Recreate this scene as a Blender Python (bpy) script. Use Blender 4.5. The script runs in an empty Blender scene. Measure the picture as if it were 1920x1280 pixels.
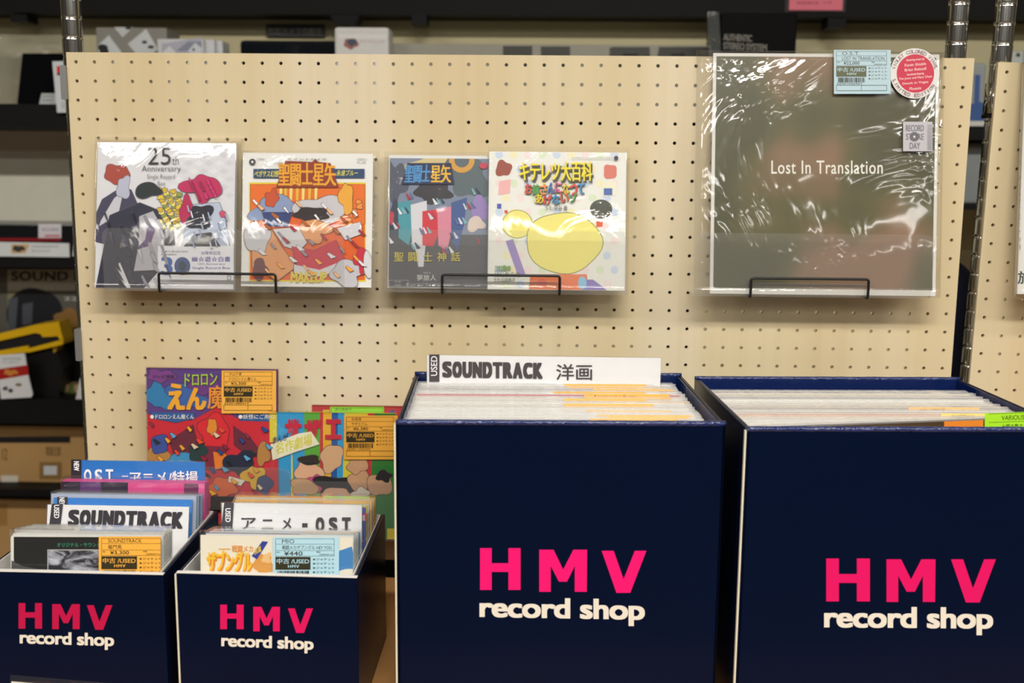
import bpy, bmesh, math, random
from mathutils import Matrix, Vector, noise as mnoise

S = bpy.context.scene
COL = S.collection
RND = random.Random(7)

# ------------------------------------------------------------------ camera
FPX = 2016.7
CAM = Vector((0.03144, -1.46181, 1.5))
RIGHT = Vector((0.999668, 0.024175, 0.008927))
DOWN = Vector((0.012614, -0.156916, -0.987531))
FWD = Vector((-0.022473, 0.987316, -0.157169))
cd = bpy.data.cameras.new('camera')
cam = bpy.data.objects.new('camera', cd)
COL.objects.link(cam)
cam.matrix_world = Matrix(((RIGHT.x, -DOWN.x, -FWD.x, CAM.x), (RIGHT.y, -DOWN.y, -FWD.y, CAM.y),
                           (RIGHT.z, -DOWN.z, -FWD.z, CAM.z), (0, 0, 0, 1)))
cd.sensor_fit = 'HORIZONTAL'; cd.sensor_width = 36; cd.lens = FPX * 36 / 1920
cd.clip_start = 0.05; cd.clip_end = 50
cd.dof.use_dof = True; cd.dof.focus_distance = 1.27; cd.dof.aperture_fstop = 4.0
S.camera = cam

# ------------------------------------------------------------------ world, lamps, exposure
w = bpy.data.worlds.new('shop_ambient'); S.world = w; w.use_nodes = True
bg = w.node_tree.nodes['Background']
bg.inputs[0].default_value = (1.0, 0.95, 0.87, 1); bg.inputs[1].default_value = 0.3
S.view_settings.view_transform = 'Standard'; S.view_settings.look = 'None'
S.view_settings.gamma = 1; S.view_settings.use_curve_mapping = False
S.view_settings.exposure = 0.0
try:
    S.cycles.transparent_max_bounces = 24
except Exception:
    pass
LAMPS = [(x, y) for y in (-1.75, -3.2, -4.7) for x in (-1.7, 0.25, 2.2)]  # farthest row added to throw low light onto the upper back wall
for (x, y) in LAMPS:
    ld = bpy.data.lights.new('ceiling_tube', 'AREA')
    ld.shape = 'RECTANGLE'; ld.size = 1.2; ld.size_y = 0.14
    ld.energy = {-1.75: 47, -3.2: 17, -4.7: 14}[y] * {-1.7: .75, .25: 1.2, 2.2: .85}[x]; ld.color = (1.0, 0.965, 0.90)
    lo = bpy.data.objects.new('ceiling_tube', ld); COL.objects.link(lo)
    lo.location = (x, y, 2.80)

# ------------------------------------------------------------------ helpers
def ray(px, py):
    return RIGHT * ((px - 960) / FPX) + DOWN * ((py - 640) / FPX) + FWD

def at(px, py, Y):
    d = ray(px, py)
    return CAM + d * ((Y - CAM.y) / d.y)

def lin(c):
    c = c / 255
    return c / 12.92 if c <= 0.04045 else ((c + 0.055) / 1.055) ** 2.4

def rgb(h):
    if isinstance(h, str):
        h = h.lstrip('#'); h = tuple(int(h[i:i + 2], 16) for i in (0, 2, 4))
    return tuple(min(lin(c), 0.86) for c in h) + (1,)

MATS = {}
def mat(col, rough=0.5, metal=0.0, var=0.06, scale=30, bump=0.0, bscale=200, spec=0.5, stretch=(1, 1, 1), name=None):
    key = (col, rough, metal, var, scale, bump, bscale, spec, stretch)
    if key in MATS: return MATS[key]
    m = bpy.data.materials.new(name or 'surface_%s' % str(col).strip('#')); m.use_nodes = True
    nt = m.node_tree; N = nt.nodes; L = nt.links; b = N['Principled BSDF']
    c = rgb(col)
    b.inputs['Roughness'].default_value = rough; b.inputs['Metallic'].default_value = metal
    b.inputs['Specular IOR Level'].default_value = spec
    tc = N.new('ShaderNodeTexCoord'); mp = N.new('ShaderNodeMapping'); mp.inputs['Scale'].default_value = stretch
    L.new(tc.outputs['Object'], mp.inputs[0])
    nz = N.new('ShaderNodeTexNoise'); nz.inputs['Scale'].default_value = scale; nz.inputs['Detail'].default_value = 3
    L.new(mp.outputs[0], nz.inputs['Vector'])
    mx = N.new('ShaderNodeMix'); mx.data_type = 'RGBA'
    mx.inputs[6].default_value = tuple(x * (1 - var) for x in c[:3]) + (1,)
    mx.inputs[7].default_value = tuple(min(x * (1 + var), .9) for x in c[:3]) + (1,)
    L.new(nz.outputs['Fac'], mx.inputs[0]); L.new(mx.outputs[2], b.inputs['Base Color'])
    if bump:
        n2 = N.new('ShaderNodeTexNoise'); n2.inputs['Scale'].default_value = bscale; n2.inputs['Detail'].default_value = 4
        L.new(mp.outputs[0], n2.inputs['Vector'])
        bp = N.new('ShaderNodeBump'); bp.inputs['Strength'].default_value = bump; bp.inputs['Distance'].default_value = 0.002
        L.new(n2.outputs['Fac'], bp.inputs['Height']); L.new(bp.outputs[0], b.inputs['Normal'])
    MATS[key] = m
    return m

def pmat(col):                      # printed ink
    return mat(col, rough=0.38, var=0.03, scale=60, spec=0.35)

def plastic(name, refl=1.3, rough=0.04, haze=0.02, hazecol=(.9, .9, .9), bump=0.3, bscale=12, tint=0.985, dist=0.004, ior=1.45):
    m = bpy.data.materials.new(name); m.use_nodes = True
    nt = m.node_tree; N = nt.nodes; L = nt.links
    for n in list(N):
        if n.type != 'OUTPUT_MATERIAL': N.remove(n)
    out = [n for n in N if n.type == 'OUTPUT_MATERIAL'][0]
    tc = N.new('ShaderNodeTexCoord')
    nz = N.new('ShaderNodeTexNoise'); nz.inputs['Scale'].default_value = bscale; nz.inputs['Detail'].default_value = 4
    nz.inputs['Roughness'].default_value = 0.55; nz.inputs['Distortion'].default_value = 1.2
    L.new(tc.outputs['Object'], nz.inputs['Vector'])
    bp = N.new('ShaderNodeBump'); bp.inputs['Strength'].default_value = bump; bp.inputs['Distance'].default_value = dist
    L.new(nz.outputs['Fac'], bp.inputs['Height'])
    fr = N.new('ShaderNodeLayerWeight'); fr.inputs['Blend'].default_value = .5; L.new(bp.outputs[0], fr.inputs['Normal'])
    pw = N.new('ShaderNodeMath'); pw.operation = 'POWER'; pw.inputs[1].default_value = 4.0; L.new(fr.outputs['Facing'], pw.inputs[0])
    mu = N.new('ShaderNodeMath'); mu.operation = 'MULTIPLY_ADD'; mu.use_clamp = True; mu.inputs[1].default_value = .75; mu.inputs[2].default_value = .045 * refl
    L.new(pw.outputs[0], mu.inputs[0])
    tr = N.new('ShaderNodeBsdfTransparent'); tr.inputs[0].default_value = (tint, tint, tint * .995, 1)
    df = N.new('ShaderNodeBsdfDiffuse'); df.inputs[0].default_value = hazecol + (1,)
    m1 = N.new('ShaderNodeMixShader'); m1.inputs[0].default_value = haze
    L.new(tr.outputs[0], m1.inputs[1]); L.new(df.outputs[0], m1.inputs[2])
    gl = N.new('ShaderNodeBsdfGlossy'); gl.inputs['Roughness'].default_value = rough
    gl.inputs[0].default_value = (1, 1, 1, 1); L.new(bp.outputs[0], gl.inputs['Normal'])
    m2 = N.new('ShaderNodeMixShader')
    L.new(mu.outputs[0], m2.inputs[0]); L.new(m1.outputs[0], m2.inputs[1]); L.new(gl.outputs[0], m2.inputs[2])
    L.new(m2.outputs[0], out.inputs[0])
    return m

POLY = plastic('clear_poly_sleeve', refl=1.0, bump=0.14, bscale=9, haze=0.015)
POLYW = plastic('wrinkled_poly_sleeve', refl=1.4, rough=0.07, bump=0.65, bscale=5, haze=0.01, dist=0.010)
ACRYL = plastic('clear_acrylic', refl=1.0, bump=0.02, bscale=5, haze=0.035, tint=0.98)
HAZY = plastic('hazy_poly_sleeve', refl=1.6, rough=0.12, bump=0.5, bscale=60, haze=0.22, hazecol=(.88, .87, .86), tint=.98)

def wood_board():
    m = bpy.data.materials.new('birch_pegboard'); m.use_nodes = True
    nt = m.node_tree; N = nt.nodes; L = nt.links; b = N['Principled BSDF']
    b.inputs['Roughness'].default_value = 0.42; b.inputs['Specular IOR Level'].default_value = .3
    tc = N.new('ShaderNodeTexCoord')
    def nz(scale, st, det):
        mp = N.new('ShaderNodeMapping'); mp.inputs['Scale'].default_value = st; L.new(tc.outputs['Object'], mp.inputs[0])
        n = N.new('ShaderNodeTexNoise'); n.inputs['Scale'].default_value = scale; n.inputs['Detail'].default_value = det
        L.new(mp.outputs[0], n.inputs['Vector']); return n
    band = nz(4.5, (1, 1, 0.02), 1); cr = N.new('ShaderNodeValToRGB')
    cr.color_ramp.elements[0].position = .40; cr.color_ramp.elements[0].color = rgb((213, 194, 155))
    cr.color_ramp.elements[1].position = .60; cr.color_ramp.elements[1].color = rgb((221, 206, 176))
    e = cr.color_ramp.elements.new(.5); e.color = rgb((217, 200, 163))
    L.new(band.outputs['Fac'], cr.inputs[0])
    gr = nz(9, (5, 1, .12), 3); c2 = N.new('ShaderNodeValToRGB')
    c2.color_ramp.elements[0].color = (.95, .935, .90, 1); c2.color_ramp.elements[0].position = .35
    c2.color_ramp.elements[1].color = (1.0, 1.0, 1.0, 1); c2.color_ramp.elements[1].position = .55
    L.new(gr.outputs['Fac'], c2.inputs[0])
    mx = N.new('ShaderNodeMix'); mx.data_type = 'RGBA'; mx.blend_type = 'MULTIPLY'; mx.inputs[0].default_value = .8
    L.new(cr.outputs[0], mx.inputs[6]); L.new(c2.outputs[0], mx.inputs[7]); L.new(mx.outputs[2], b.inputs['Base Color'])
    return m

def put(o, parent=None, mw=None):
    COL.objects.link(o)
    if parent is not None: o.parent = parent
    if mw is not None: o.matrix_local = mw
    return o

def mesh(name, verts, faces, m, parent=None, mw=None, idx=None, smooth=False, bevel=0):
    me = bpy.data.meshes.new(name)
    me.from_pydata([tuple(v) for v in verts], [], faces)
    for x in (m if isinstance(m, (list, tuple)) else [m]): me.materials.append(x)
    if idx: me.polygons.foreach_set('material_index', idx)
    if smooth: me.polygons.foreach_set('use_smooth', [True] * len(me.polygons))
    me.update()
    if bevel:
        bm = bmesh.new(); bm.from_mesh(me)
        bmesh.ops.bevel(bm, geom=bm.edges[:], offset=bevel, segments=2, affect='EDGES', profile=.6)
        bm.to_mesh(me); bm.free()
    return put(bpy.data.objects.new(name, me), parent, mw)

def boxvf(x0, x1, y0, y1, z0, z1, V=None, F=None):
    V = [] if V is None else V; F = [] if F is None else F
    n = len(V)
    V += [(x0, y0, z0), (x1, y0, z0), (x1, y1, z0), (x0, y1, z0), (x0, y0, z1), (x1, y0, z1), (x1, y1, z1), (x0, y1, z1)]
    F += [tuple(n + i for i in f) for f in ((3, 2, 1, 0), (4, 5, 6, 7), (0, 1, 5, 4), (1, 2, 6, 5), (2, 3, 7, 6), (3, 0, 4, 7))]
    return V, F

def bx(name, x0, x1, y0, y1, z0, z1, m, parent=None, mw=None, bevel=0):
    V, F = boxvf(x0, x1, y0, y1, z0, z1)
    return mesh(name, V, F, m, parent, mw, bevel=bevel)

def prism(name, pts, y0, y1, m, parent=None, mw=None, bevel=0):
    """polygon in xz extruded from y0 to y1"""
    n = len(pts)
    V = [(p[0], y0, p[1]) for p in pts] + [(p[0], y1, p[1]) for p in pts]
    F = [tuple(range(n)), tuple(range(2 * n - 1, n - 1, -1))] + [(i, i + n, (i + 1) % n + n, (i + 1) % n) for i in range(n)]
    return mesh(name, V, F, m, parent, mw, bevel=bevel)

def rrect(x0, x1, z0, z1, r, corners='1111', n=5):
    """rounded rectangle; corners bl br tr tl"""
    P = []
    for k, (cx, cz, a) in enumerate(((x0, z0, 180), (x1, z0, 270), (x1, z1, 0), (x0, z1, 90))):
        if corners[k] == '0': P.append((cx, cz)); continue
        ox = cx + (r if k in (0, 3) else -r); oz = cz + (r if k in (0, 1) else -r)
        for i in range(n + 1):
            t = math.radians(a + 90 * i / n); P.append((ox + r * math.cos(t), oz + r * math.sin(t)))
    return P

def tube(name, path, r, m, parent=None, mw=None, seg=10, closed=False):
    pts = [Vector(p) for p in path]; V = []; F = []
    for i, p in enumerate(pts):
        a = pts[max(i - 1, 0)]; b = pts[min(i + 1, len(pts) - 1)]
        t = (b - a).normalized()
        ref = Vector((0, 0, 1)) if abs(t.z) < .8 else Vector((1, 0, 0))
        if i == 0: u = t.cross(ref).normalized()
        else: u = (u - t * u.dot(t)).normalized()
        v = t.cross(u)
        for k in range(seg):
            q = 2 * math.pi * k / seg
            V.append(p + (u * math.cos(q) + v * math.sin(q)) * r)
    for i in range(len(pts) - 1):
        for k in range(seg):
            F.append((i * seg + k, i * seg + (k + 1) % seg, (i + 1) * seg + (k + 1) % seg, (i + 1) * seg + k))
    F.append(tuple(range(seg - 1, -1, -1))); F.append(tuple(range((len(pts) - 1) * seg, len(pts) * seg)))
    return mesh(name, V, F, m, parent, mw, smooth=True)

def soften(path, r, n=5):
    """round the inner corners of a polyline"""
    P = [Vector(p) for p in path]; out = [P[0]]
    for i in range(1, len(P) - 1):
        a = (P[i - 1] - P[i]).normalized(); b = (P[i + 1] - P[i]).normalized()
        s, e = P[i] + a * r, P[i] + b * r
        for k in range(n + 1):
            t = k / n; out.append(s * (1 - t) ** 2 + P[i] * 2 * t * (1 - t) + e * t * t)
    return out + [P[-1]]

def lathe(name, prof, m, parent=None, mw=None, seg=24):
    V = []; F = []; n = len(prof)
    for k in range(seg):
        a = 2 * math.pi * k / seg
        for r, z in prof: V.append((r * math.cos(a), r * math.sin(a), z))
    for k in range(seg):
        j = (k + 1) % seg
        for i in range(n - 1): F.append((k * n + i, j * n + i, j * n + i + 1, k * n + i + 1))
    F.append(tuple(k * n for k in range(seg - 1, -1, -1))); F.append(tuple(k * n + n - 1 for k in range(seg)))
    return mesh(name, V, F, m, parent, mw, smooth=True)

def tag(o, label=None, cat=None, group=None, kind=None):
    if label: o['label'] = label
    if cat: o['category'] = cat
    if group: o['group'] = group
    if kind: o['kind'] = kind
    return o

def empty(name, mw, label=None, cat=None, group=None):
    o = bpy.data.objects.new(name, None); COL.objects.link(o); o.empty_display_size = .02
    o.matrix_world = mw if isinstance(mw, Matrix) else Matrix.Translation(mw)
    return tag(o, label, cat, group)

# ---- flat print: text and ink shapes laid on a face
TXT = {}
def text2d(body, bold=0.0, space=1.0, res=3):
    k = (body, bold, space, res)
    if k not in TXT:
        c = bpy.data.curves.new('lettering', 'FONT'); c.body = body; c.offset = bold; c.space_character = space; c.resolution_u = res
        c.fill_mode = 'FRONT'; c.dimensions = '2D'
        o = bpy.data.objects.new('lettering', c); me = bpy.data.meshes.new_from_object(o)
        V = [(v.co.x, v.co.y) for v in me.vertices]; F = [tuple(p.vertices) for p in me.polygons]
        bpy.data.objects.remove(o); bpy.data.curves.remove(c); bpy.data.meshes.remove(me)
        if V:
            x0 = min(v[0] for v in V); x1 = max(v[0] for v in V); y0 = min(v[1] for v in V); y1 = max(v[1] for v in V)
            V = [((a - x0) / max(x1 - x0, 1e-6), (b - y0) / max(y1 - y0, 1e-6)) for a, b in V]
        TXT[k] = (V, F)
    return TXT[k]

class Face:
    """a flat printed face: origin O, axes U (right) and V (up); ink is given in photo pixels and lands on the plane"""
    def __init__(s, O, U, V):
        s.O = Vector(O); s.U = Vector(U).normalized(); V = Vector(V); s.V = (V - s.U * V.dot(s.U)).normalized(); s.N = s.U.cross(s.V)
    def matrix(s):
        Y = -s.N
        return Matrix(((s.U.x, Y.x, s.V.x, s.O.x), (s.U.y, Y.y, s.V.y, s.O.y), (s.U.z, Y.z, s.V.z, s.O.z), (0, 0, 0, 1)))
    def uv(s, p):
        d = ray(*p); t = (s.O - CAM).dot(s.N) / d.dot(s.N); h = CAM + d * t - s.O
        return (h.dot(s.U), h.dot(s.V))

class Ink:
    STEP = 0.00003
    def __init__(s, face, clip=None, base=0.0002):
        s.f = face; s.V = []; s.F = []; s.I = []; s.M = []; s.L = base; s.clip = clip
    def _m(s, col):
        m = col if isinstance(col, bpy.types.Material) else pmat(col)
        if m not in s.M: s.M.append(m)
        return s.M.index(m)
    def _add(s, uvs, faces, col):
        if s.clip:
            x0, x1, z0, z1 = s.clip
            uvs = [(min(max(u, x0), x1), min(max(v, z0), z1)) for u, v in uvs]
        n = len(s.V); s.L += s.STEP; i = s._m(col)
        s.V += [(u, -s.L, v) for u, v in uvs]
        for f in faces: s.F.append(tuple(n + k for k in f)); s.I.append(i)
    def polyuv(s, uvs, col): s._add(uvs, [tuple(range(len(uvs)))], col)
    edge = None
    def poly(s, pts, col):
        if s.edge and len(pts) < 60:
            # drawn outline: the same shape a little larger underneath
            cx = sum(p[0] for p in pts) / len(pts); cy = sum(p[1] for p in pts) / len(pts)
            big = []
            for x, y in pts:
                d = math.hypot(x - cx, y - cy) or 1; k = 1 + 1.0 / d; big.append((cx + (x - cx) * k, cy + (y - cy) * k))
            s._add([s.f.uv(p) for p in big], [tuple(range(len(big)))], s.edge)
        s._add([s.f.uv(p) for p in pts], [tuple(range(len(pts)))], col)
    def rect(s, x0, y0, x1, y1, col):
        P = [(x0, y1), (x1, y1), (x1, y0), (x0, y0)]; s._add([s.f.uv(p) for p in P], [(0, 1, 2, 3)], col)
    def ell(s, cx, cy, rx, ry, col, n=28): s.poly([(cx + rx * math.cos(2 * math.pi * i / n), cy + ry * math.sin(2 * math.pi * i / n)) for i in range(n)], col)
    def ring(s, cx, cy, r0, r1, col, n=40):
        P = []
        for r in (r0, r1): P += [(cx + r * math.cos(2 * math.pi * i / n), cy + r * math.sin(2 * math.pi * i / n)) for i in range(n)]
        s._add([s.f.uv(p) for p in P], [(i, (i + 1) % n, n + (i + 1) % n, n + i) for i in range(n)], col)
    def blob(s, cx, cy, rx, ry, col, seed=0, rough=.22, n=34):
        r = random.Random(seed); ph = [(r.random() * 6.28, r.random()) for _ in range(4)]
        P = []
        for i in range(n):
            a = 2 * math.pi * i / n
            k = 1 + rough * sum(w_ * math.sin((j + 2) * a + p) for j, (p, w_) in enumerate(ph)) / 1.6
            P.append((cx + rx * k * math.cos(a), cy + ry * k * math.sin(a)))
        s.poly(P, col)
    def text(s, body, x0, y0, x1, y1, col, bold=0.0, space=1.0, slope=0.0, rot=0, shear=0.0, res=3, _copy=False):
        """fit text in pixel box; rot=1 reads upward, rot=-1 downward"""
        V, F = text2d(body, min(bold, 0), space, res)
        if not V: return
        if bold > 0 and not _copy:
            # thicken the strokes: the same glyphs again, shifted a little each way, inside the same box
            n_ = max(1, len(body)); hgt = (y1 - y0) if rot == 0 else (x1 - x0); cjk = any(ord(ch) > 0x2e80 for ch in body); k = bold * hgt * ((.5 if bold < .05 else 1.0) if cjk else 1.0)
            kx = min(k, ((.05 if bold < .05 else .10) if cjk else .075) * ((x1 - x0) if rot == 0 else (y1 - y0)) / n_)
            ky = k * .55
            if rot: kx, ky = ky, kx
            L0 = s.L
            for dx, dy in ((-1, -1), (1, -1), (-1, 1), (1, 1), (-1, 0), (1, 0), (-.4, -1), (.4, 1)):
                s.text(body, x0 + kx + dx * kx, y0 + ky + dy * ky, x1 - kx + dx * kx, y1 - ky + dy * ky, col, 0, space, slope, rot, shear, res, True)
                s.L = s.L - s.STEP + .000002
            s.L = L0 + s.STEP
            return
        P = []
        for a, b in V:
            if rot == 0: q = (x0 + a * (x1 - x0) + shear * b * (y1 - y0), y1 - b * (y1 - y0) + slope * a * (x1 - x0))
            elif rot == 1: q = (x0 + (1 - b) * (x1 - x0), y1 - a * (y1 - y0))
            else: q = (x0 + b * (x1 - x0), y0 + a * (y1 - y0))
            P.append(s.f.uv(q))
        s._add(P, F, col)
    def block(s, body, x0, y0, x1, y1, col, kx=.115, ky=.05, gap=.05, slope=0.0, shear=0.0):
        """heavy condensed capitals, one glyph per cell"""
        ws = [.45 if ch in 'I1' else 1 for ch in body]; cw = (x1 - x0) / sum(ws); x = x0; L0 = s.L
        for ch, w_ in zip(body, ws):
            a, b = x + cw * w_ * gap / 2, x + cw * w_ * (1 - gap / 2); dy = slope * (x - x0); dxk = cw * w_ * kx; dyk = (y1 - y0) * ky; x += cw * w_
            for dx, dy2 in ((-1, -1), (1, -1), (-1, 1), (1, 1), (-1, 0), (1, 0), (0, 1), (0, -1), (-.5, .5), (.5, -.5)):
                s.text(ch, a + dxk + dx * dxk, y0 + dy + dyk + dy2 * dyk, b - dxk + dx * dxk, y1 + dy - dyk + dy2 * dyk, col, 0, 1, 0, 0, shear, 5, True)
                s.L = s.L - s.STEP + .000002
            s.L = L0
        s.L = L0 + s.STEP
    def lines(s, x0, y0, x1, y1, n, col, seed=1, fill=.55):
        """barcode"""
        r = random.Random(seed); x = x0
        wv = (x1 - x0) / n
        for i in range(n):
            k = wv * (.3 + r.random() * .6)
            s.rect(x, y0, x + k, y1, col); s.L -= s.STEP; x += wv
        s.L += s.STEP
    def frame(s, x0, y0, x1, y1, wd, col):
        for b in ((x0, y0, x1, y0 + wd), (x0, y1 - wd, x1, y1), (x0, y0 + wd, x0 + wd, y1 - wd), (x1 - wd, y0 + wd, x1, y1 - wd)):
            s.rect(*b, col); s.L -= s.STEP
        s.L += s.STEP
    def build(s, name, parent):
        return mesh(name, s.V, s.F, s.M, parent, idx=s.I)

def price_ink(I, x0, y0, x1, y1, paper, price, l1, l2, seed, dark='#2a2418', notes='★ジャケット', block='#35301f', btext=None):
    """the shop price ticket in pixel box"""
    W = x1 - x0; H = y1 - y0
    X = lambda a: x0 + a * W
    Yy = lambda b: y0 + b * H
    I.rect(x0, y0, x1, y1, paper)
    I.frame(X(.04), Yy(.03), X(.93), Yy(.36), .7, dark)
    I.rect(X(.04), Yy(.13), X(.93), Yy(.13) + .6, dark); I.rect(X(.04), Yy(.25), X(.93), Yy(.25) + .6, dark)
    I.text(l1, X(.14), Yy(.045), X(.14) + min(.6, .045 * len(l1) + .05) * W, Yy(.115), dark)
    I.text(l2, X(.14), Yy(.155), X(.14) + min(.75, .05 * len(l2) + .05) * W, Yy(.235), dark)
    I.text('税込', X(.06), Yy(.27), X(.11), Yy(.30), dark)
    I.text(price, X(.17), Yy(.265), X(.45), Yy(.345), dark, bold=.012)
    I.text('税抜', X(.66), Yy(.265), X(.72), Yy(.295), dark); I.text('(消費税率10%)', X(.70), Yy(.315), X(.92), Yy(.345), dark)
    I.rect(X(.04), Yy(.37), X(.57), Yy(.61), block)
    I.text('中古 /USED', X(.06), Yy(.40), X(.55), Yy(.50), btext or paper, bold=.03)
    I.text('HMV', X(.23), Yy(.52), X(.40), Yy(.575), btext or paper, bold=.03, space=1.15)
    I.lines(X(.07), Yy(.63), X(.55), Yy(.74), 30, dark, seed)
    I.text('2230%d7' % (100000 + seed * 731), X(.05), Yy(.75), X(.5), Yy(.785), dark)
    for k in range(4):
        I.text(notes, X(.60), Yy(.39 + k * .08), X(.93), Yy(.44 + k * .08), dark)
    I.frame(X(.04), Yy(.80), X(.93), Yy(.93), .6, dark); I.rect(X(.48), Yy(.80), X(.48) + .6, Yy(.93), dark)

# ------------------------------------------------------------------ common materials
M_BLACK = mat('#0a0a0a', rough=.55, var=.1, spec=.2)
M_SHELF = mat('#0b0b0b', rough=.6, var=.15, spec=.2)
M_CHROME = mat((225, 225, 222), rough=.15, metal=1.0, var=.02)
M_NAVY = mat('#051029', rough=.26, var=.06, scale=18, bump=.05, bscale=14, spec=.09, name='navy_laminate')
M_NAVYIN = mat('#0f2152', rough=.2, var=.1, scale=18, bump=.6, bscale=60, spec=.6, name='navy_film')
M_FILM = mat('#12265e', rough=.16, var=.3, scale=120, bump=1.0, bscale=260, spec=.8, name='wrinkled_navy_film')
M_CREAM = mat('#d8d2bd', rough=.8, var=.08, scale=90, name='raw_board_edge')
M_WHITEB = mat('#d9d6d0', rough=.5, var=.05, scale=40, name='white_box_lining')
M_WOOD = wood_board()
M_TABLE = mat('#c08a52', rough=.35, var=.12, scale=9, stretch=(8, 1, 1), name='warm_table_wood')
M_PAPERW = mat('#e6e4e0', rough=.6, var=.03)

# ------------------------------------------------------------------ setting
tag(bx('floor', -4, 4, -6, 1.2, -.05, 0, mat('#77695a', rough=.4, var=.08, scale=6)), kind='structure')
tag(bx('wall_back', -4, 4, .86, .96, 0, 3.0, mat('#d2c79f', rough=.8, var=.05, scale=4)), kind='structure')
M_SHOP = mat('#5a564e', rough=.8, var=.25, scale=1.5, name='far_shop_wall')
tag(bx('wall_front', -4, 4, -6.1, -6, 0, 3, M_SHOP), kind='structure')
tag(bx('wall_left', -4.1, -4, -6, 1, 0, 3, M_SHOP), kind='structure')
tag(bx('wall_right', 4, 4.1, -6, 1, 0, 3, M_SHOP), kind='structure')
tag(bx('ceiling', -4, 4, -6, 1.1, 2.95, 3.05, mat('#b8b4aa', rough=.8, var=.04)), kind='structure')
for i, (x, y) in enumerate(LAMPS):
    r = empty('ceiling_light', (x, y, 2.95), 'fluorescent ceiling fixture %s the aisle, %s' % (('over', 'across', 'added beyond')[i // 3], ('leftmost of its row', 'middle one of its row', 'rightmost of its row')[i % 3]), 'ceiling light', 'fluorescent ceiling fixtures')
    bx('housing', -.64, .64, -.10, .10, -.10, 0, mat('#dddddd', rough=.5), r)
    for s_ in (-1, 1): bx('end_cap', s_ * .625 - .015, s_ * .625 + .015, -.09, .09, -.16, -.10, mat('#cfcfcf', rough=.5), r)

# table the boxes stand on
TZ = .921
t = empty('display_table', (0, -.22, 0), 'warm brown wooden table under the navy record boxes', 'table')
for i in range(5):
    x0 = -1.0 + i * .46
    bx('plank', x0, x0 + .458, -.34, .226, TZ - .028, TZ, M_TABLE, t)
bx('apron', -.98, 1.28, -.31, -.29, TZ - .12, TZ - .028, M_TABLE, t)
bx('apron', -.98, 1.28, .20, .22, TZ - .12, TZ - .028, M_TABLE, t)
for lx in (-.96, 1.2):
    for ly in (-.31, .18): bx('leg', lx, lx + .05, ly, ly + .05, 0, TZ - .028, M_TABLE, t)

# ------------------------------------------------------------------ pegboards
def pegboard(name, label, mw, cols, rows, pitch, ex, top, bottom, th=.0055, rad=.0024, n=10):
    """local origin at hole row 0, column 0; x right, z up, y back"""
    root = empty(name, mw, label, 'pegboard')
    V = []; F = []
    h = pitch / 2
    def cell(x0, x1, z0, z1, cx=None, cz=None):
        b = len(V)
        if cx is None:
            V.extend([(x0, 0, z0), (x1, 0, z0), (x1, 0, z1), (x0, 0, z1), (x0, th, z0), (x1, th, z0), (x1, th, z1), (x0, th, z1)])
            F.append((b, b + 1, b + 2, b + 3)); F.append((b + 7, b + 6, b + 5, b + 4)); return
        C = [(x0, z0), (x1, z0), (x1, z1), (x0, z1)]
        m = 12
        for y in (0, th):
            for c in C: V.append((c[0], y, c[1]))
            for k in range(m):
                a = math.radians(225 + 360 * k / m); V.append((cx + rad * math.cos(a), y, cz + rad * math.sin(a)))
        o = b + 4 + m
        q = m // 4
        for s_ in range(4):
            loop = [b + 4 + (s_ * q + k) % m for k in range(q + 1)]
            F.append(tuple([b + s_, b + (s_ + 1) % 4] + loop[::-1]))
            loop2 = [o + 4 + (s_ * q + k) % m for k in range(q + 1)]
            F.append(tuple([o + (s_ + 1) % 4, o + s_] + loop2))
        for k in range(m): F.append((b + 4 + k, o + 4 + k, o + 4 + (k + 1) % m, b + 4 + (k + 1) % m))
    for r_ in range(rows):
        for c_ in range(cols):
            cell(c_ * pitch - h, c_ * pitch + h, -r_ * pitch - h, -r_ * pitch + h, c_ * pitch, -r_ * pitch)
    X0, X1 = -h, (cols - 1) * pitch + h; Z1, Z0 = h, -(rows - 1) * pitch - h
    xa, xb, za, zb = -ex, (cols - 1) * pitch + ex, bottom, top
    if xa < X0: cell(xa, X0, za, zb)
    if xb > X1: cell(X1, xb, za, zb)
    if zb > Z1: cell(max(xa, X0), min(xb, X1), Z1, zb)
    if za < Z0: cell(max(xa, X0), min(xb, X1), za, Z0)
    xa, xb, za, zb = min(xa, X0), max(xb, X1), min(za, Z0), max(zb, Z1)
    b = len(V)
    V.extend([(xa, 0, za), (xb, 0, za), (xb, 0, zb), (xa, 0, zb), (xa, th, za), (xb, th, za), (xb, th, zb), (xa, th, zb)])
    for a, c in ((0, 1), (1, 2), (2, 3), (3, 0)): F.append((b + a, b + a + 4, b + c + 4, b + c))
    mesh('perforated_panel', V, F, M_WOOD, root)
    return root

HZ = 1.63754
pb = pegboard('pegboard', 'wide birch pegboard panel behind the record boxes', Matrix.Translation((-.5875, 0, HZ)), 48, 28, .025, .0125, .0125, -.6875)
pb2 = pegboard('pegboard', 'second birch pegboard cut off by the right edge of the photo', Matrix.Translation((.6452, .004, 1.6330)) @ Matrix.Rotation(math.radians(.75), 4, 'Y'), 16, 28, .025, .0125, .0125, -.6875)

M_CLIP = mat('#9a9a9a', rough=.35, metal=.6)
def clip(parent, x, z, hgt):
    prism('edge_clip', rrect(x - .0040, x + .0040, z - hgt / 2, z + hgt / 2, .002), -.004, .03, M_CLIP, parent)
for (px, py) in ((124, 155), (151, 646)):
    p = at(px, py, 0) - Vector((-.5875, 0, HZ))
    clip(pb, -.0168, p.z, .045)

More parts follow.
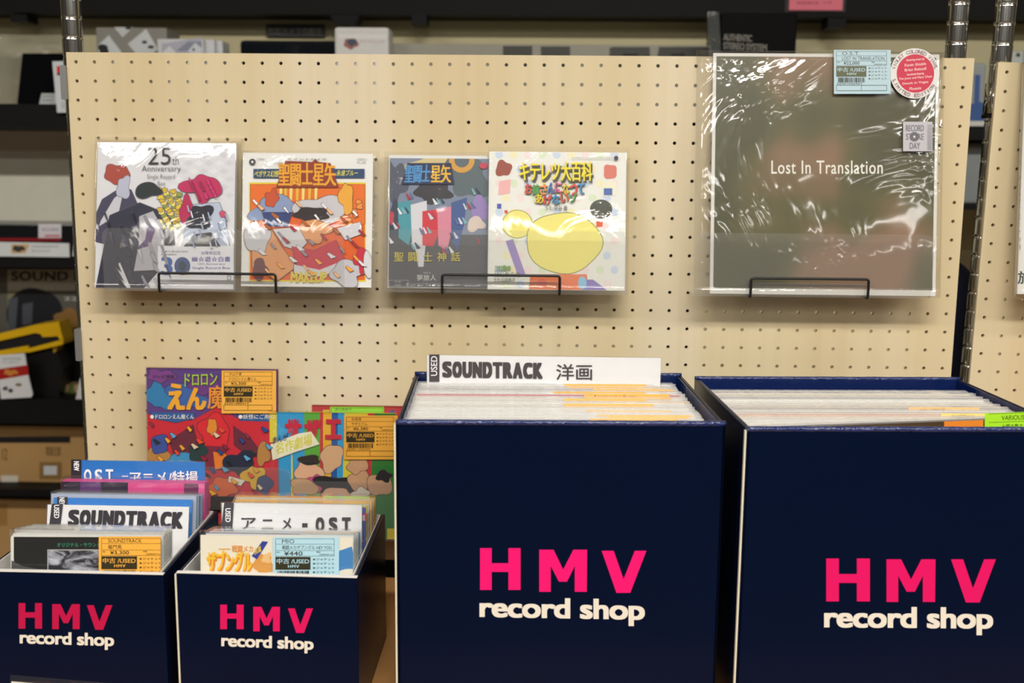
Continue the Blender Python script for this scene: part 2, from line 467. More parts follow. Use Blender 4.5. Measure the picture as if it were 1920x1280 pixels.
def post(label, p0, tilt=0, collar_z=None):
    root = empty('chrome_post', Matrix.Translation(p0) @ Matrix.Rotation(math.radians(tilt), 4, 'Y'), label, 'post', 'grooved chrome posts behind the pegboards')
    prof = [(.0135, 0)]
    z = .02
    while z < 2.1:
        prof += [(.0135, z - .0030), (.0135, z - .0011), (.0129, z - .0006), (.0129, z + .0006), (.0135, z + .0011), (.0135, z + .0030)]; z += .0254
    prof.append((.0135, 2.1))
    lathe('tube', prof, M_CHROME, root, seg=20)
    lathe('levelling_foot', [(.0145, 0), (.0145, .012), (.008, .018), (.008, .03)], M_BLACK, root, seg=16)
    if collar_z:
        lathe('sleeve_collar', [(.0137, collar_z - .021), (.017, collar_z - .02), (.0165, collar_z + .02), (.0137, collar_z + .021)], M_CHROME, root)
        lathe('rubber_ring', [(.0137, collar_z - .025), (.0178, collar_z - .025), (.0178, collar_z - .021), (.0137, collar_z - .021)], M_BLACK, root)
    return root
post('grooved chrome post behind the left end of the wide pegboard', (-.5995, .022, 0))
post('grooved chrome post behind the top right corner of the wide pegboard', (.5830, .022, 0))
post('grooved chrome post with a collar at the left edge of the second pegboard', (.612, .026, 0), tilt=1.15, collar_z=1.600)

# ------------------------------------------------------------------ wire holders with acrylic trays
M_WIRE = mat('#121212', rough=.4, var=.2, scale=300)
def holder(label, x0, x1, wx0, wx1, zb, yf=-.0565, hgt=.083, bar=.025):
    root = empty('record_holder', ((x0 + x1) / 2, 0, zb), label, 'record holder', 'wire holders with clear trays on the pegboard')
    c = (x0 + x1) / 2
    path = [(wx0 - c, .012, .004), (wx0 - c, yf - .006, .0), (wx0 - c, yf - .006, bar), (wx1 - c, yf - .006, bar), (wx1 - c, yf - .006, 0), (wx1 - c, .012, .004)]
    tube('wire_frame', soften(path, .004), .0018, M_WIRE, root)
    prism('acrylic_front', rrect(x0 - c, x1 - c, .0005, hgt, .011, '0011'), yf - .002, yf, ACRYL, root)
    bx('acrylic_floor', x0 - c, x1 - c, yf, -.003, .0005, .0025, ACRYL, root)
    return root
holder('wire record holder under the pale box set and the orange single', -.541, -.222, -.466, -.3115, 1.3375)
holder('wire record holder under the blue-grey single and the white single with yellow', -.169, .150, -.0925, .0612, 1.3395)
holder('wire record holder under the large plastic-wrapped album', .2365, .5440, .3095, .4612, 1.3395)
holder('wire record holder under the red picture-book single', -.500, -.300, -.46, -.34, 1.016)
holder('wire record holder under the striped picture-book single, half hidden by boxes', -.296, -.136, -.27, -.18, .998)

# ------------------------------------------------------------------ hanging records
def sheet(name, x0, x1, z0, z1, y0, y1, m, parent, amp=0.0, fr=20, nx=26, nz=26, seed=0):
    """closed poly sleeve: rippled front sheet, flat back, thin sides"""
    V = []; F = []
    for j in range(nz + 1):
        for i in range(nx + 1):
            u = i / nx; v = j / nz; x = x0 + u * (x1 - x0); z = z0 + v * (z1 - z0)
            e = min(1, 6 * min(u, 1 - u, v, 1 - v))
            y = y0 - amp * e * (0.5 + mnoise.noise(Vector((x * fr, z * fr, seed))))
            V.append((x, y, z))
    W = nx + 1
    for j in range(nz):
        for i in range(nx): F.append((j * W + i, j * W + i + 1, (j + 1) * W + i + 1, (j + 1) * W + i))
    b = len(V)
    V += [(x0, y1, z0), (x1, y1, z0), (x1, y1, z1), (x0, y1, z1)]
    F.append((b + 3, b + 2, b + 1, b))
    F.append(tuple([b + 1] + [i for i in range(nx, -1, -1)] + [b])[::-1])
    F.append(tuple([b + 3] + [nz * W + i for i in range(nx + 1)] + [b + 2])[::-1])
    F.append(tuple([b] + [j * W for j in range(nz + 1)] + [b + 3])[::-1])
    F.append(tuple([b + 2] + [j * W + nx for j in range(nz, -1, -1)] + [b + 1])[::-1])
    return mesh(name, V, F, m, parent, smooth=True)

def hung(name, label, cat, bl, br, yb, lean, w_, h_, th, jcol, sl=(.002, .004, .004, .001), pm=None, amp=.0004, group=None, z0=None, fr=18, corner=0):
    """flat record leaning back on the board: bl/br pixel corners of its bottom edge at depth yb"""
    A = at(bl[0], bl[1], yb); B = at(br[0], br[1], yb)
    if z0 is not None: A.z = B.z = z0
    U = (B - A); U.z = 0
    F_ = Face(A, U, Vector((0, math.sin(lean), math.cos(lean))))
    root = empty(name, F_.matrix(), label, cat, group)
    if corner: prism('jacket', rrect(0, w_, 0, h_, corner), 0, th, pmat(jcol), root)
    else: bx('jacket', 0, w_, 0, th, 0, h_, pmat(jcol), root)
    sheet('plastic_sleeve', -sl[0], w_ + sl[1], -sl[3], h_ + sl[2], -.0024, th + .0006, pm or POLY, root, amp=amp, seed=len(label), fr=fr)
    return root, F_

def lean_for(y0, y1, h): return math.asin(max(-1, min(1, (y1 - y0) / h)))

# --- 1 pale anniversary box set (figures of the cover left out, colour patches only)
W1, H1 = .1855, .1945
r1, f1 = hung('record_box_set', 'pale grey anniversary box set with navy and yellow patches, leftmost on the pegboard', 'record', (178, 539), (441, 539), -.048, lean_for(-.048, -.014, H1), W1, H1, .010, '#dcdce2', sl=(.003, .008, .007, .001), group='records on wire holders')
I = Ink(f1, (0, W1, 0, H1))
I.rect(160, 266, 445, 541, '#dcdce1')
for j in range(7):
    for i in range(8):
        cx = 316 + i * 19 + (j % 2) * 9; cy = 276 + j * 15
        if cx < 436: I.poly([(cx - 9, cy), (cx, cy + 6), (cx + 9, cy), (cx, cy - 6)], '#e4e4e8' if (i + j) % 2 else '#d2d2d9'); I.L -= I.STEP
I.L += I.STEP
NAVY, NAVY2 = '#23233a', '#3d3a55'; I.edge = '#55505e'
I.poly([(176, 398), (192, 374), (226, 352), (246, 356), (262, 392), (246, 470), (178, 453)], NAVY2)
I.poly([(189, 414), (214, 372), (232, 356), (222, 402), (186, 424)], '#c9c9d2')
I.blob(219, 326, 22, 19, '#a8412f', 3, .2); I.blob(232, 352, 13, 20, '#b8bcd0', 5)
I.poly([(206, 404), (262, 380), (322, 404), (330, 470), (270, 540), (180, 540), (194, 470)], NAVY)
for k, (x, y) in enumerate([(300 + (k * 37) % 38, 356 + (k * 23) % 74) for k in range(42)]):
    I.blob(x, y, 5.2, 4.6, ['#e6c93a', '#d6b42a', '#efdb67', '#8f9a4a'][k % 4], k, .35, 12); I.L -= I.STEP
I.L += I.STEP
I.blob(278, 357, 24, 14, '#122326', 9, .25)
I.poly([(262, 406), (288, 396), (306, 430), (312, 505), (252, 508), (262, 455)], '#b4b2bb')
I.poly([(279, 416), (292, 430), (282, 460), (256, 468), (274, 448)], '#5a3b72')
I.poly([(230, 540), (218, 500), (226, 492), (246, 540)], '#d8d8dd')
I.poly([(345, 440), (362, 384), (412, 380), (424, 414), (432, 462), (352, 462)], '#b9c3d8')
I.blob(382, 352, 30, 26, '#c01e5c', 21, .42); I.blob(352, 396, 14, 26, '#b81a55', 22, .3)
I.blob(376, 408, 24, 22, '#1b1c2c', 33, .35); I.poly([(346, 462), (366, 440), (396, 436), (414, 462)], '#23232b')
I.blob(419, 402, 6, 6, '#cf4a6a', 2, .15)
for k in range(26):      # creases and small highlights of the drawn cloth patches
    x = 196 + (k * 53) % 118; y = 400 + (k * 31) % 130
    I.poly([(x, y), (x + 3 + k % 4, y - 2), (x + 9 + k % 9, y + 16 + k % 11), (x + 6, y + 14)], ['#31304a', '#1b1b2c', '#44425c', '#2b2a40'][k % 4] if not (256 < x < 308) else ['#a09ea8', '#c4c2ca', '#8f8d98'][k % 3])
for k in range(14):
    x = 352 + (k * 29) % 74; y = 386 + (k * 17) % 70
    I.poly([(x, y), (x + 2, y - 1), (x + 6, y + 12), (x + 3, y + 12)], ['#a5b1cc', '#cfd7e6', '#96a2c0'][k % 3])
for k in range(12):
    x = 356 + (k * 23) % 50; y = 336 + (k * 13) % 34
    I.poly([(x, y), (x + 2, y - 1), (x + 7, y + 9), (x + 3, y + 9)], ['#d8307a', '#a01248'][k % 2])
I.build('cover_art', r1)
I = Ink(f1, base=.0022)
I.text('25', 278, 276, 321, 309, '#2a2a2e', bold=-.006); I.text('th', 324, 294, 336, 309, '#2a2a2e', bold=-.012)
I.text('Anniversary', 267, 311, 340, 325, '#2a2a2e', bold=-.008); I.text('Single Record', 277, 327, 329, 338, '#33333a', bold=-.015); I.text('Box', 297, 340, 311, 348, '#33333a', bold=-.015)
I.build('title_lettering', r1)
I = Ink(f1, base=.0023)
I.rect(297, 461, 439, 531, '#e6e6ec')
I.text('YU★YU★HAKUSHO', 303, 469, 354, 474, '#44424e'); I.text('Animation', 303, 474.5, 332, 479, '#44424e', bold=.01)
I.text('3', 303, 482, 325, 516, '#2d62b0', bold=.05); I.ell(343, 499, 15, 17, '#3a4f86'); I.ell(343, 499, 7, 9, '#203a44'); I.text('th', 346, 508, 357, 516, '#c9a13a', bold=.04)
I.text('30周年記念', 378, 471, 415, 478, '#5b5296', bold=.01); I.text('幽☆遊☆白書', 361, 481, 433, 491, '#584a9c', bold=.03)
I.text('25th Anniversary', 372, 493, 423, 498, '#5b5296'); I.text('Single Record Box', 362, 500, 433, 506, '#5b5296', bold=.01)
I.text('シングルレコードBOX', 362, 509, 430, 515, '#5b5296')
I.frame(427, 517, 434, 525, 1, '#4a4a52')
I.build('caption_card', r1)

# --- 2 orange single
W2, H2 = .1735, .1775
r2, f2 = hung('vinyl_single', 'white bordered single with orange picture and dark blue band, second from left on the pegboard', 'record', (452, 536), (702, 536), -.048, lean_for(-.048, -.018, H2), W2, H2, .003, '#e9e9e6', sl=(.002, .008, .003, .001), group='records on wire holders', pm=POLY)
I = Ink(f2, (0, W2, 0, H2)); I.edge = '#5a3028'
I.rect(467, 342, 686, 528, '#e8cf2e'); I.rect(469, 345, 684, 525, '#e2601c')
I.poly([(470, 346), (684, 346), (684, 420), (640, 430), (600, 370), (540, 380), (500, 420), (470, 420)], '#e8701f')
for k, x in enumerate((524, 533, 543, 555, 566, 578, 590)): I.poly([(x, 350), (x + 6, 350), (x + 4, 384 - 2 * abs(k - 3)), (x, 382)], ['#f1df7e', '#e8b83a'][k % 2])
for k in range(9): I.blob(644 + (k * 29) % 38, 362 + (k * 17) % 60, 4 + k % 3, 4 + k % 2, '#f0953c', k, .3, 14)
I.blob(514, 392, 38, 26, '#8a9cc0', 11, .35); I.blob(510, 372, 12, 16, '#c8502a', 12, .3); I.poly([(492, 398), (548, 398), (540, 425), (500, 425)], '#2c3f78')
I.blob(604, 392, 44, 26, '#c9c7cc', 13, .3); I.blob(650, 372, 12, 30, '#eaa936', 14, .25)
I.blob(585, 402, 32, 13, '#2a1f22', 15, .3); I.blob(590, 432, 28, 22, '#dd9a63', 16, .3)
I.poly([(512, 430), (560, 426), (576, 455), (562, 470), (534, 462)], '#d2d1d6'); I.poly([(632, 428), (676, 416), (680, 438), (648, 450)], '#d2d1d6')
I.poly([(472, 440), (506, 424), (528, 462), (556, 500), (520, 527), (474, 500)], '#dd9a63'); I.blob(482, 446, 22, 30, '#c9c8cf', 18, .3)
I.poly([(548, 462), (590, 470), (630, 450), (648, 490), (600, 506), (556, 496)], '#c6233f'); I.poly([(552, 496), (600, 506), (650, 486), (648, 506), (590, 520), (552, 512)], '#cfced4')
I.blob(652, 512, 34, 22, '#c4c3ca', 19, .3); I.blob(678, 488, 12, 22, '#c6233f', 20, .25)
I.blob(690, 496, 8, 24, '#d8d7dc', 23, .2); I.blob(488, 505, 14, 18, '#6a3338', 24, .2)
for k in range(40):
    x = 474 + (k * 47) % 200; y = 376 + (k * 61) % 140
    I.poly([(x, y), (x + 3, y - 2), (x + 11 + k % 7, y + 6 + k % 5), (x + 8, y + 9)], ['#eeeef2', '#8f8f9c', '#f0b27c', '#a82438', '#f2a03c', '#b5622e', '#d8d8de'][k % 7])
I.build('cover_art', r2)
I = Ink(f2, base=.0021)
I.rect(476, 317, 684, 334, '#23466e')
I.text('ペガサス幻想', 477, 320, 522, 332, '#e8dd4a', bold=.02, shear=.15); I.text('永遠ブルー', 631, 319, 671, 330, '#e8dd4a', bold=.02, shear=.15)
I.poly([(518, 352), (536, 302), (586, 304), (592, 298), (598, 304), (620, 306), (636, 352)], '#8f3319')
I.text('聖闘士星矢', 522, 305, 631, 349, '#e9a422', bold=.035, space=.9)
I.text('セイントセイヤ', 540, 297, 613, 301, '#4a4a4a'); I.ell(474, 304, 6, 6, '#3a3a3a'); I.ell(474, 304, 2.4, 2.4, '#e0e0e0')
I.text('STEREO', 483, 297, 497, 300, '#777777'); I.text('アニメ主題歌', 508, 304, 531, 308, '#888888'); I.text('COCA-1', 670, 297, 688, 301, '#777777'); I.text('¥1,100', 670, 303, 686, 307, '#777777')
I.build('title_lettering', r2)
I = Ink(f2, base=.0021)
I.text('MAKEUP', 545, 509, 613, 530, '#d9c63c', bold=.05, shear=.06)
I.build('artist_lettering', r2)

# --- 3 blue grey single
W3, H3 = .176, .1765
r3, f3 = hung('vinyl_single', 'blue-grey single with small yellow lettering, partly covered by the white one with yellow', 'record', (727, 539), (905, 539), -.038, lean_for(-.038, -.012, H3), W3, H3, .003, '#e4e4e4', sl=(.006, .003, .004, .001), group='records on wire holders', pm=POLY, amp=.001)
I = Ink(f3, (0.001, W3 - .001, .001, H3 - .004))
I.rect(700, 296, 1000, 541, '#7f8aa0'); I.rect(700, 440, 1000, 541, '#54555c')
I.blob(830, 318, 60, 30, '#d3c18c', 1, .3); I.blob(876, 330, 40, 40, '#5e6c72', 2, .3); I.blob(740, 340, 22, 40, '#55596a', 3, .3)
I.blob(812, 360, 34, 20, '#3c3a42', 4, .3); I.poly([(716, 400), (740, 370), (760, 400), (748, 440), (716, 470)], '#3f4656')
I.poly([(746, 380), (770, 376), (776, 420), (764, 470), (748, 460)], '#4b9aa8'); I.poly([(770, 384), (800, 376), (802, 420), (794, 500), (774, 500)], '#d6d6dc')
I.poly([(792, 396), (822, 392), (822, 440), (812, 462), (792, 460)], '#cf3c48'); I.poly([(820, 392), (850, 386), (848, 430), (838, 470), (822, 460)], '#d98aa0')
I.poly([(846, 380), (876, 370), (870, 420), (858, 470), (846, 450)], '#4a5f94'); I.blob(900, 392, 14, 30, '#9a86bd', 8, .3); I.blob(892, 420, 16, 14, '#d8c8bd', 9, .3)
I.blob(728, 410, 12, 14, '#b94a5c', 10, .2); I.poly([(716, 480), (740, 440), (780, 470), (790, 540), (716, 540)], '#4b4c52')
I.ring(866, 300, 14, 24, '#d6a04a')
for k in range(36):
    x = 718 + (k * 41) % 180; y = 352 + (k * 37) % 120
    I.poly([(x, y), (x + 2, y - 1), (x + 8 + k % 5, y + 10), (x + 5, y + 12)], ['#cfd6e2', '#3a4254', '#7fb4c0', '#e8e8ee', '#5c6ea0', '#a8394a'][k % 6])
I.build('cover_art', r3)
I = Ink(f3, base=.0021)
I.poly([(754, 346), (764, 306), (846, 306), (852, 346)], '#2a3050')
I.text('聖闘士', 758, 309, 806, 343, '#4f93cc', bold=.04, space=.9, shear=.08); I.text('星矢', 808, 309, 846, 343, '#e6b83a', bold=.04, space=.9)
I.ell(907, 311, 8, 6, '#c8485c')
I.build('title_lettering', r3)
I = Ink(f3, base=.0021)
I.text('聖', 739, 473, 757, 490, '#d2c246', bold=.02)
for ch, x in (('闘', 766), ('士', 794), ('神', 820), ('話', 846)): I.text(ch, x, 473, x + 17, 490, '#d2c246', bold=.02)
I.text('SIDE A', 794, 510, 808, 513, '#c8c8c8'); I.text('夢旅人', 782, 515, 818, 526, '#d0d0d0', bold=.01); I.text('影山ヒロノブ & BROADWAY', 762, 530, 850, 538, '#b8b8bc')
I.frame(730, 525, 766, 537, .8, '#9a9a9a'); I.text('7K-83', 740, 527, 752, 530, '#b5b5b5'); I.text('¥700', 740, 533, 752, 536, '#b5b5b5')
I.build('artist_lettering', r3)

# --- 4 white single with yellow
W4, H4 = .181, .182
r4, f4 = hung('vinyl_single', 'white single with pastel dots and a large yellow shape, rightmost of the four small sleeves', 'record', (914, 542), (1172, 542), -.050, lean_for(-.050, -.020, H4), W4, H4, .003, '#e9e9e4', sl=(.002, .004, .006, .001), group='records on wire holders')
I = Ink(f4, (0.0005, W4 - .0005, .0005, H4 - .0005))
I.rect(905, 280, 1180, 545, '#e8e8e2')
for j in range(10):
    for i in range(9):
        x = 936 + i * 27 + (j % 2) * 13; y = 290 + j * 27
        if x < 1165: I.ell(x, y, 7.5, 7.5, ['#c9d6ea', '#d7e4c6', '#f0dcdc', '#efe7bf'][(i * 3 + j) % 4], 14); I.L -= I.STEP
I.L += I.STEP
I.ell(970, 420, 29, 27, '#8d8c4e'); I.ell(970, 420, 27.6, 25.6, '#ece27c')
I.poly([(948, 452), (962, 448), (986, 516), (972, 520)], '#9a86c4')
I.blob(1057, 455, 72, 58, '#8a8648', 31, .05); I.blob(1057, 455, 70.5, 56.5, '#ede37e', 31, .05)
I.poly([(994, 514), (1100, 514), (1104, 545), (992, 545)], '#e87b48'); I.poly([(1092, 524), (1112, 524), (1138, 545), (1090, 545)], '#8a79bd'); I.ell(1092, 530, 8, 12, '#8ec4e8')
I.ell(1016, 530, 8, 8, '#e0644a')
I.ell(1127, 392, 21, 18, '#4c4f45'); I.rect(1118, 414, 1130, 426, '#e0613e')
I.blob(944, 316, 15, 15, '#9a4a3c', 41, .2); I.poly([(936, 340), (958, 336), (956, 362), (934, 366)], '#edb4b4'); I.blob(1144, 322, 13, 14, '#d8796a', 42, .25)
I.poly([(1128, 342), (1156, 340), (1154, 366), (1130, 368)], '#f2ead0'); I.rect(1132, 353, 1148, 366, '#4e6cb0'); I.rect(932, 382, 940, 391, '#4e56b0'); I.rect(946, 394, 952, 400, '#d84a3a')
I.build('cover_art', r4)
I = Ink(f4, base=.0031)
I.text('キテレツ大百科', 976, 306, 1113, 344, '#4a4836', bold=.05, space=.95); I.text('キテレツ大百科', 974, 303, 1110, 340, '#e8d428', bold=.035, space=.95)
for body, x0, x1, y, hh in (('お嫁さんになって', 984, 1096, 344, 20), ('あげないゾ', 1003, 1082, 364, 18)):
    n = len(body); cw = (x1 - x0) / n
    for k, ch in enumerate(body):
        c_ = ['#d8483e', '#4e9c4a', '#e8923a', '#3f74bd', '#d85a8c', '#e2c02e', '#d8483e', '#3a8ec4'][(k + (n % 2) * 5) % 8]
        dy = 2 * math.sin(k * 1.3)
        I.text(ch, x0 + k * cw + 1, y + dy + 1, x0 + (k + 1) * cw + 1, y + hh + dy + 1, '#4a4438', bold=.06); I.text(ch, x0 + k * cw, y + dy, x0 + (k + 1) * cw, y + hh + dy, c_, bold=.045)
I.text('うた:守谷 香', 1022, 386, 1064, 395, '#4a4a46', bold=.015)
I.text('COMPLETE SINGLE RECORD SERIES', 1072, 295.5, 1147, 298.5, '#8a8a86'); I.ell(1155, 297, 4, 4, '#3a3a3a')
I.build('title_lettering', r4)
I = Ink(f4, base=.0031)
I.text('うた:山田恭子', 926, 521, 966, 529, '#4a4a46', bold=.015)
I.text('コロ助の', 928, 497, 958, 508, '#6c9440', bold=.05); I.text('はじめての', 928, 510, 974, 518, '#55613c', bold=.03)
I.build('artist_lettering', r4)

# --- 5 large album
W5, H5 = .2935, .3145
def album_cover():
    m = bpy.data.materials.new('olive_photo_print'); m.use_nodes = True
    nt = m.node_tree; N = nt.nodes; L = nt.links; b = N['Principled BSDF']; b.inputs['Roughness'].default_value = .4
    tc = N.new('ShaderNodeTexCoord')
    n1 = N.new('ShaderNodeTexNoise'); n1.inputs['Scale'].default_value = 7; n1.inputs['Detail'].default_value = 1.5; L.new(tc.outputs['Object'], n1.inputs[0])
    cr = N.new('ShaderNodeValToRGB'); cr.color_ramp.elements[0].position = .38; cr.color_ramp.elements[0].color = rgb((74, 73, 42))
    cr.color_ramp.elements[1].position = .64; cr.color_ramp.elements[1].color = rgb((140, 108, 82))
    e = cr.color_ramp.elements.new(.5); e.color = rgb((94, 88, 52)); sx = N.new('ShaderNodeSeparateXYZ'); L.new(tc.outputs['Object'], sx.inputs[0])
    m1 = N.new('ShaderNodeMath'); m1.operation = 'SUBTRACT'; m1.inputs[1].default_value = .16; L.new(sx.outputs[0], m1.inputs[0])
    m2 = N.new('ShaderNodeMath'); m2.operation = 'ABSOLUTE'; L.new(m1.outputs[0], m2.inputs[0])
    m3 = N.new('ShaderNodeMath'); m3.operation = 'MULTIPLY_ADD'; m3.inputs[1].default_value = -1.6; m3.inputs[2].default_value = .10; L.new(m2.outputs[0], m3.inputs[0])
    m4 = N.new('ShaderNodeMath'); m4.operation = 'ADD'; L.new(m3.outputs[0], m4.inputs[0]); L.new(n1.outputs['Fac'], m4.inputs[1])
    L.new(m4.outputs[0], cr.inputs[0]); L.new(cr.outputs[0], b.inputs['Base Color'])
    return m
r5, f5 = hung('vinyl_album', 'large album in wrinkled clear plastic with olive brown cover and white title', 'record', (1331, 550), (1750, 550), -.052, lean_for(-.052, -.006, H5), W5, H5, .004, '#dedcd6', sl=(.0215, .006, .003, .002), pm=POLYW, amp=.0035, fr=14, group='records on wire holders')
I = Ink(f5)
I.polyuv([(.0042, .0075), (W5 - .0042, .0075), (W5 - .0042, H5 - .0042), (.0042, H5 - .0042)], album_cover())
I.build('cover_art', r5)
I = Ink(f5, base=.0004)
I.text('Lost In Translation', 1446, 301, 1655, 326, '#ece9df', bold=.012, space=1.1)
I.build('title_lettering', r5)
I = Ink(f5, base=.0066)
price_ink(I, 1561, 96, 1667, 178, '#b5cfd8', '¥22,000', 'O.S.T.', 'LOST IN TRANSLATION', 5, dark='#4a5048', block='#5c6044')
I.build('price_tag', r5)
I = Ink(f5, base=.0066)
I.ell(1712, 140, 46, 47, '#dedcd8', 48); I.ell(1713, 140, 35, 36, '#c8304a', 48)
for k, (tx, ww) in enumerate((('featuring music by', 17), ('Kevin Shields', 20), ('Brian Reitzell', 20), ('Soundtrack featuring', 16), ('The Jesus and Mary Chain', 31), ('Death in Vegas', 24), ('Phoenix', 11))):
    yy = 113 + k * 9 - (1 if k > 3 else 0); I.text(tx, 1713 - ww, yy, 1713 + ww, yy + 5.4, '#f0c8c8', bold=.02, slope=-.08)
for body, a0, a1, flip in (('VIOLET COLORED VINYL', 195, 345, 0), ('LIMITED EDITION', 160, 35, 1)):
    n = len(body)
    for k, ch in enumerate(body):
        if ch == ' ': continue
        a = math.radians(a0 + (a1 - a0) * k / (n - 1)); V_, F__ = text2d(ch, .0)
        ex = Vector((-math.sin(a), math.cos(a))) * (-1 if flip else 1); ey = Vector((math.cos(a), math.sin(a))) * (-1 if flip else 1)
        c_ = Vector((1712 + 40.5 * math.cos(a), 140 + 41 * math.sin(a)))
        I._add([f5.uv(tuple(c_ + ex * ((p - .5) * (5.4 if ch != 'I' else 1.2)) + ey * ((q - .5) * 6.5))) for p, q in V_], F__, '#8a5a66')
I.build('round_sticker', r5)
I = Ink(f5, base=.0066)
I.rect(1690, 230, 1745, 285, '#bdbac0')
I.text('RECORD', 1695, 236, 1729, 248, '#77747c', bold=.03); I.text('STORE', 1695, 252, 1729, 264, '#77747c', bold=.03); I.text('DAY', 1702, 269, 1722, 281, '#77747c', bold=.03); I.ell(1711, 258, 9, 9, '#6a676e'); I.ell(1711, 258, 2.2, 2.2, '#d6d3d8')
for k in range(16): I.rect(1735, 236 + k * 3, 1744, 237.2 + k * 3, '#85828a')
I.build('printed_label', r5)

# --- 6 white album cut off at the right on the second board
r6, f6 = hung('vinyl_album', 'white plastic-wrapped album on the second pegboard, cut off at the right edge', 'record', (1907, 551), (1960, 551), -.045, math.radians(6), .30, .31, .004, '#e3e1dc', sl=(.003, .004, .004, .002), group='records on wire holders', amp=.001)
I = Ink(f6)
I.text('みんなのうたレコード全集', 1911, 300, 1914, 470, '#8a8a88', rot=-1)
I.build('side_lettering', r6)
I = Ink(f6)
I.text('旅', 1908, 508, 1934, 532, '#3a3f3a', bold=.04)
I.build('cover_lettering', r6)
holder('wire record holder at the lower edge of the white album on the second board', .672, .975, .74, .90, 1.3365)
# --- 7 white record behind? picture-book singles low on the board
W7, H7 = .179, .2125
r7, f7 = hung('picture_book_single', 'purple and red picture-book single with an orange price ticket', 'record', (279, 990), (526, 990), -.058, lean_for(-.058, -.040, H7), W7, H7, .006, '#7a2a5a', sl=(.001, .001, .002, 0), group='picture-book singles', z0=1.0195)
I = Ink(f7, (0, W7, 0, H7))
I.rect(270, 690, 530, 1005, '#cc2230'); I.edge = '#2a1a28'
I.poly([(270, 690), (530, 690), (530, 772), (480, 790), (440, 782), (410, 760), (360, 788), (320, 782), (270, 776)], '#5b3a82')
I.blob(300, 742, 26, 26, '#2f7cb0', 1, .35); I.blob(352, 742, 40, 22, '#3b62a6', 2, .35); I.blob(302, 704, 24, 12, '#7a3f86', 3, .3); I.blob(384, 722, 30, 16, '#6b3a80', 4, .3)
I.poly([(283, 772), (366, 774), (364, 784), (330, 792), (286, 784)], '#2d5b9a'); I.poly([(446, 776), (506, 774), (506, 790), (450, 788)], '#2d5b9a')
I.poly([(318, 826), (362, 796), (372, 838), (330, 862)], '#6a2234'); I.poly([(438, 798), (470, 822), (494, 852), (470, 858), (440, 834)], '#6a2234')
I.blob(402, 812, 30, 34, '#d8232c', 6, .2); I.blob(398, 800, 9, 16, '#e08a2a', 7, .3); I.poly([(384, 836), (422, 838), (430, 880), (372, 880)], '#7a2236')
I.blob(296, 852, 20, 16, '#b5813f', 8, .25); I.blob(494, 850, 12, 22, '#b5813f', 9, .25); I.blob(300, 832, 16, 18, '#3a4f9a', 10, .2); I.blob(340, 862, 26, 14, '#3f8fc0', 11, .25)
I.blob(372, 846, 16, 18, '#1f3a36', 12, .3); I.poly([(400, 846), (424, 850), (436, 872), (404, 880)], '#e07a22')
I.blob(450, 868, 24, 24, '#1c2238', 13, .35); I.blob(478, 894, 20, 22, '#e0b022', 14, .3); I.blob(420, 912, 26, 18, '#d8642c', 15, .35); I.poly([(430, 892), (460, 900), (452, 910), (428, 902)], '#e6e0d0')
I.blob(496, 908, 14, 18, '#3a4270', 16, .2); I.poly([(396, 930), (530, 930), (530, 1000), (396, 1000)], '#1c1618'); I.poly([(396, 960), (470, 952), (470, 1000), (396, 1000)], '#b81c28')
for k in range(44):
    x = 280 + (k * 57) % 220; y = 792 + (k * 43) % 140
    I.poly([(x, y), (x + 3, y - 2), (x + 10 + k % 6, y + 5), (x + 6, y + 9)], ['#8a2a3c', '#e8a42a', '#2a4a8a', '#e04a2a', '#1a2a2a', '#d8c0a0', '#5aa0c8'][k % 7])
I.build('cover_art', r7)
I = Ink(f7, base=.0022)
I.text('テレビ漫画', 287, 702, 327, 708, '#2a1f3a', bold=.01); I.text('ドロロン', 347, 700, 408, 724, '#a8c83a', bold=.03, slope=-.04)
I.text('え', 315, 718, 348, 768, '#f0a82a', bold=.05); I.text('ん', 350, 726, 388, 768, '#f0a82a', bold=.05); I.text('魔', 390, 722, 424, 766, '#e8912e', bold=.03)
I.text('●ドロロンえん魔くん', 283, 776, 365, 785, '#ece6e0', bold=.02); I.text('●妖怪にご用心', 448, 776, 516, 785, '#ece6e0', bold=.02)
I.build('title_lettering', r7)
I = Ink(f7, base=.0035)
price_ink(I, 417, 694, 519, 774, '#f0b04a', '¥3,300', '中山千夏', 'ドロロンえん魔くん', 11)
I.build('price_tag', r7)

r8b, f8b = hung('vinyl_single', 'red topped single with a lime green ticket behind the striped picture-book single', 'record', (587, 1000), (760, 1000), -.046, math.radians(3.0), .135, .1815, .003, '#b8323c', sl=(.001, .001, .0012, 0), group='picture-book singles', z0=1.0008)
I = Ink(f8b, (0, .135, 0, .1815))
I.rect(580, 764, 760, 800, '#b8323c'); I.poly([(606, 768), (618, 768), (612, 800), (598, 800)], '#d8b83a'); I.ell(736, 772, 4, 4, '#2f5a9a')
I.rect(619, 762, 720, 800, '#94d83c'); I.frame(621, 764, 718, 790, .7, '#2e4a1e'); I.text('堀江美都子', 628, 765, 660, 769, '#2e4a1e'); I.text('シール付単品', 628, 772, 662, 776, '#2e4a1e')
I.build('ticket_print', r8b)
W8, H8 = .172, .1735
r8, f8 = hung('picture_book_single', 'striped blue, green and yellow picture-book single with crimson lettering', 'record', (508, 1008), (746, 1008), -.056, lean_for(-.056, -.046, H8), W8, H8, .004, '#e6d428', sl=(.001, .001, .002, 0), group='picture-book singles', z0=1.0008)
I = Ink(f8, (0, W8, 0, H8))
I.rect(495, 770, 524, 1015, '#e6d428'); I.rect(519, 770, 546, 1015, '#2f9ad0')
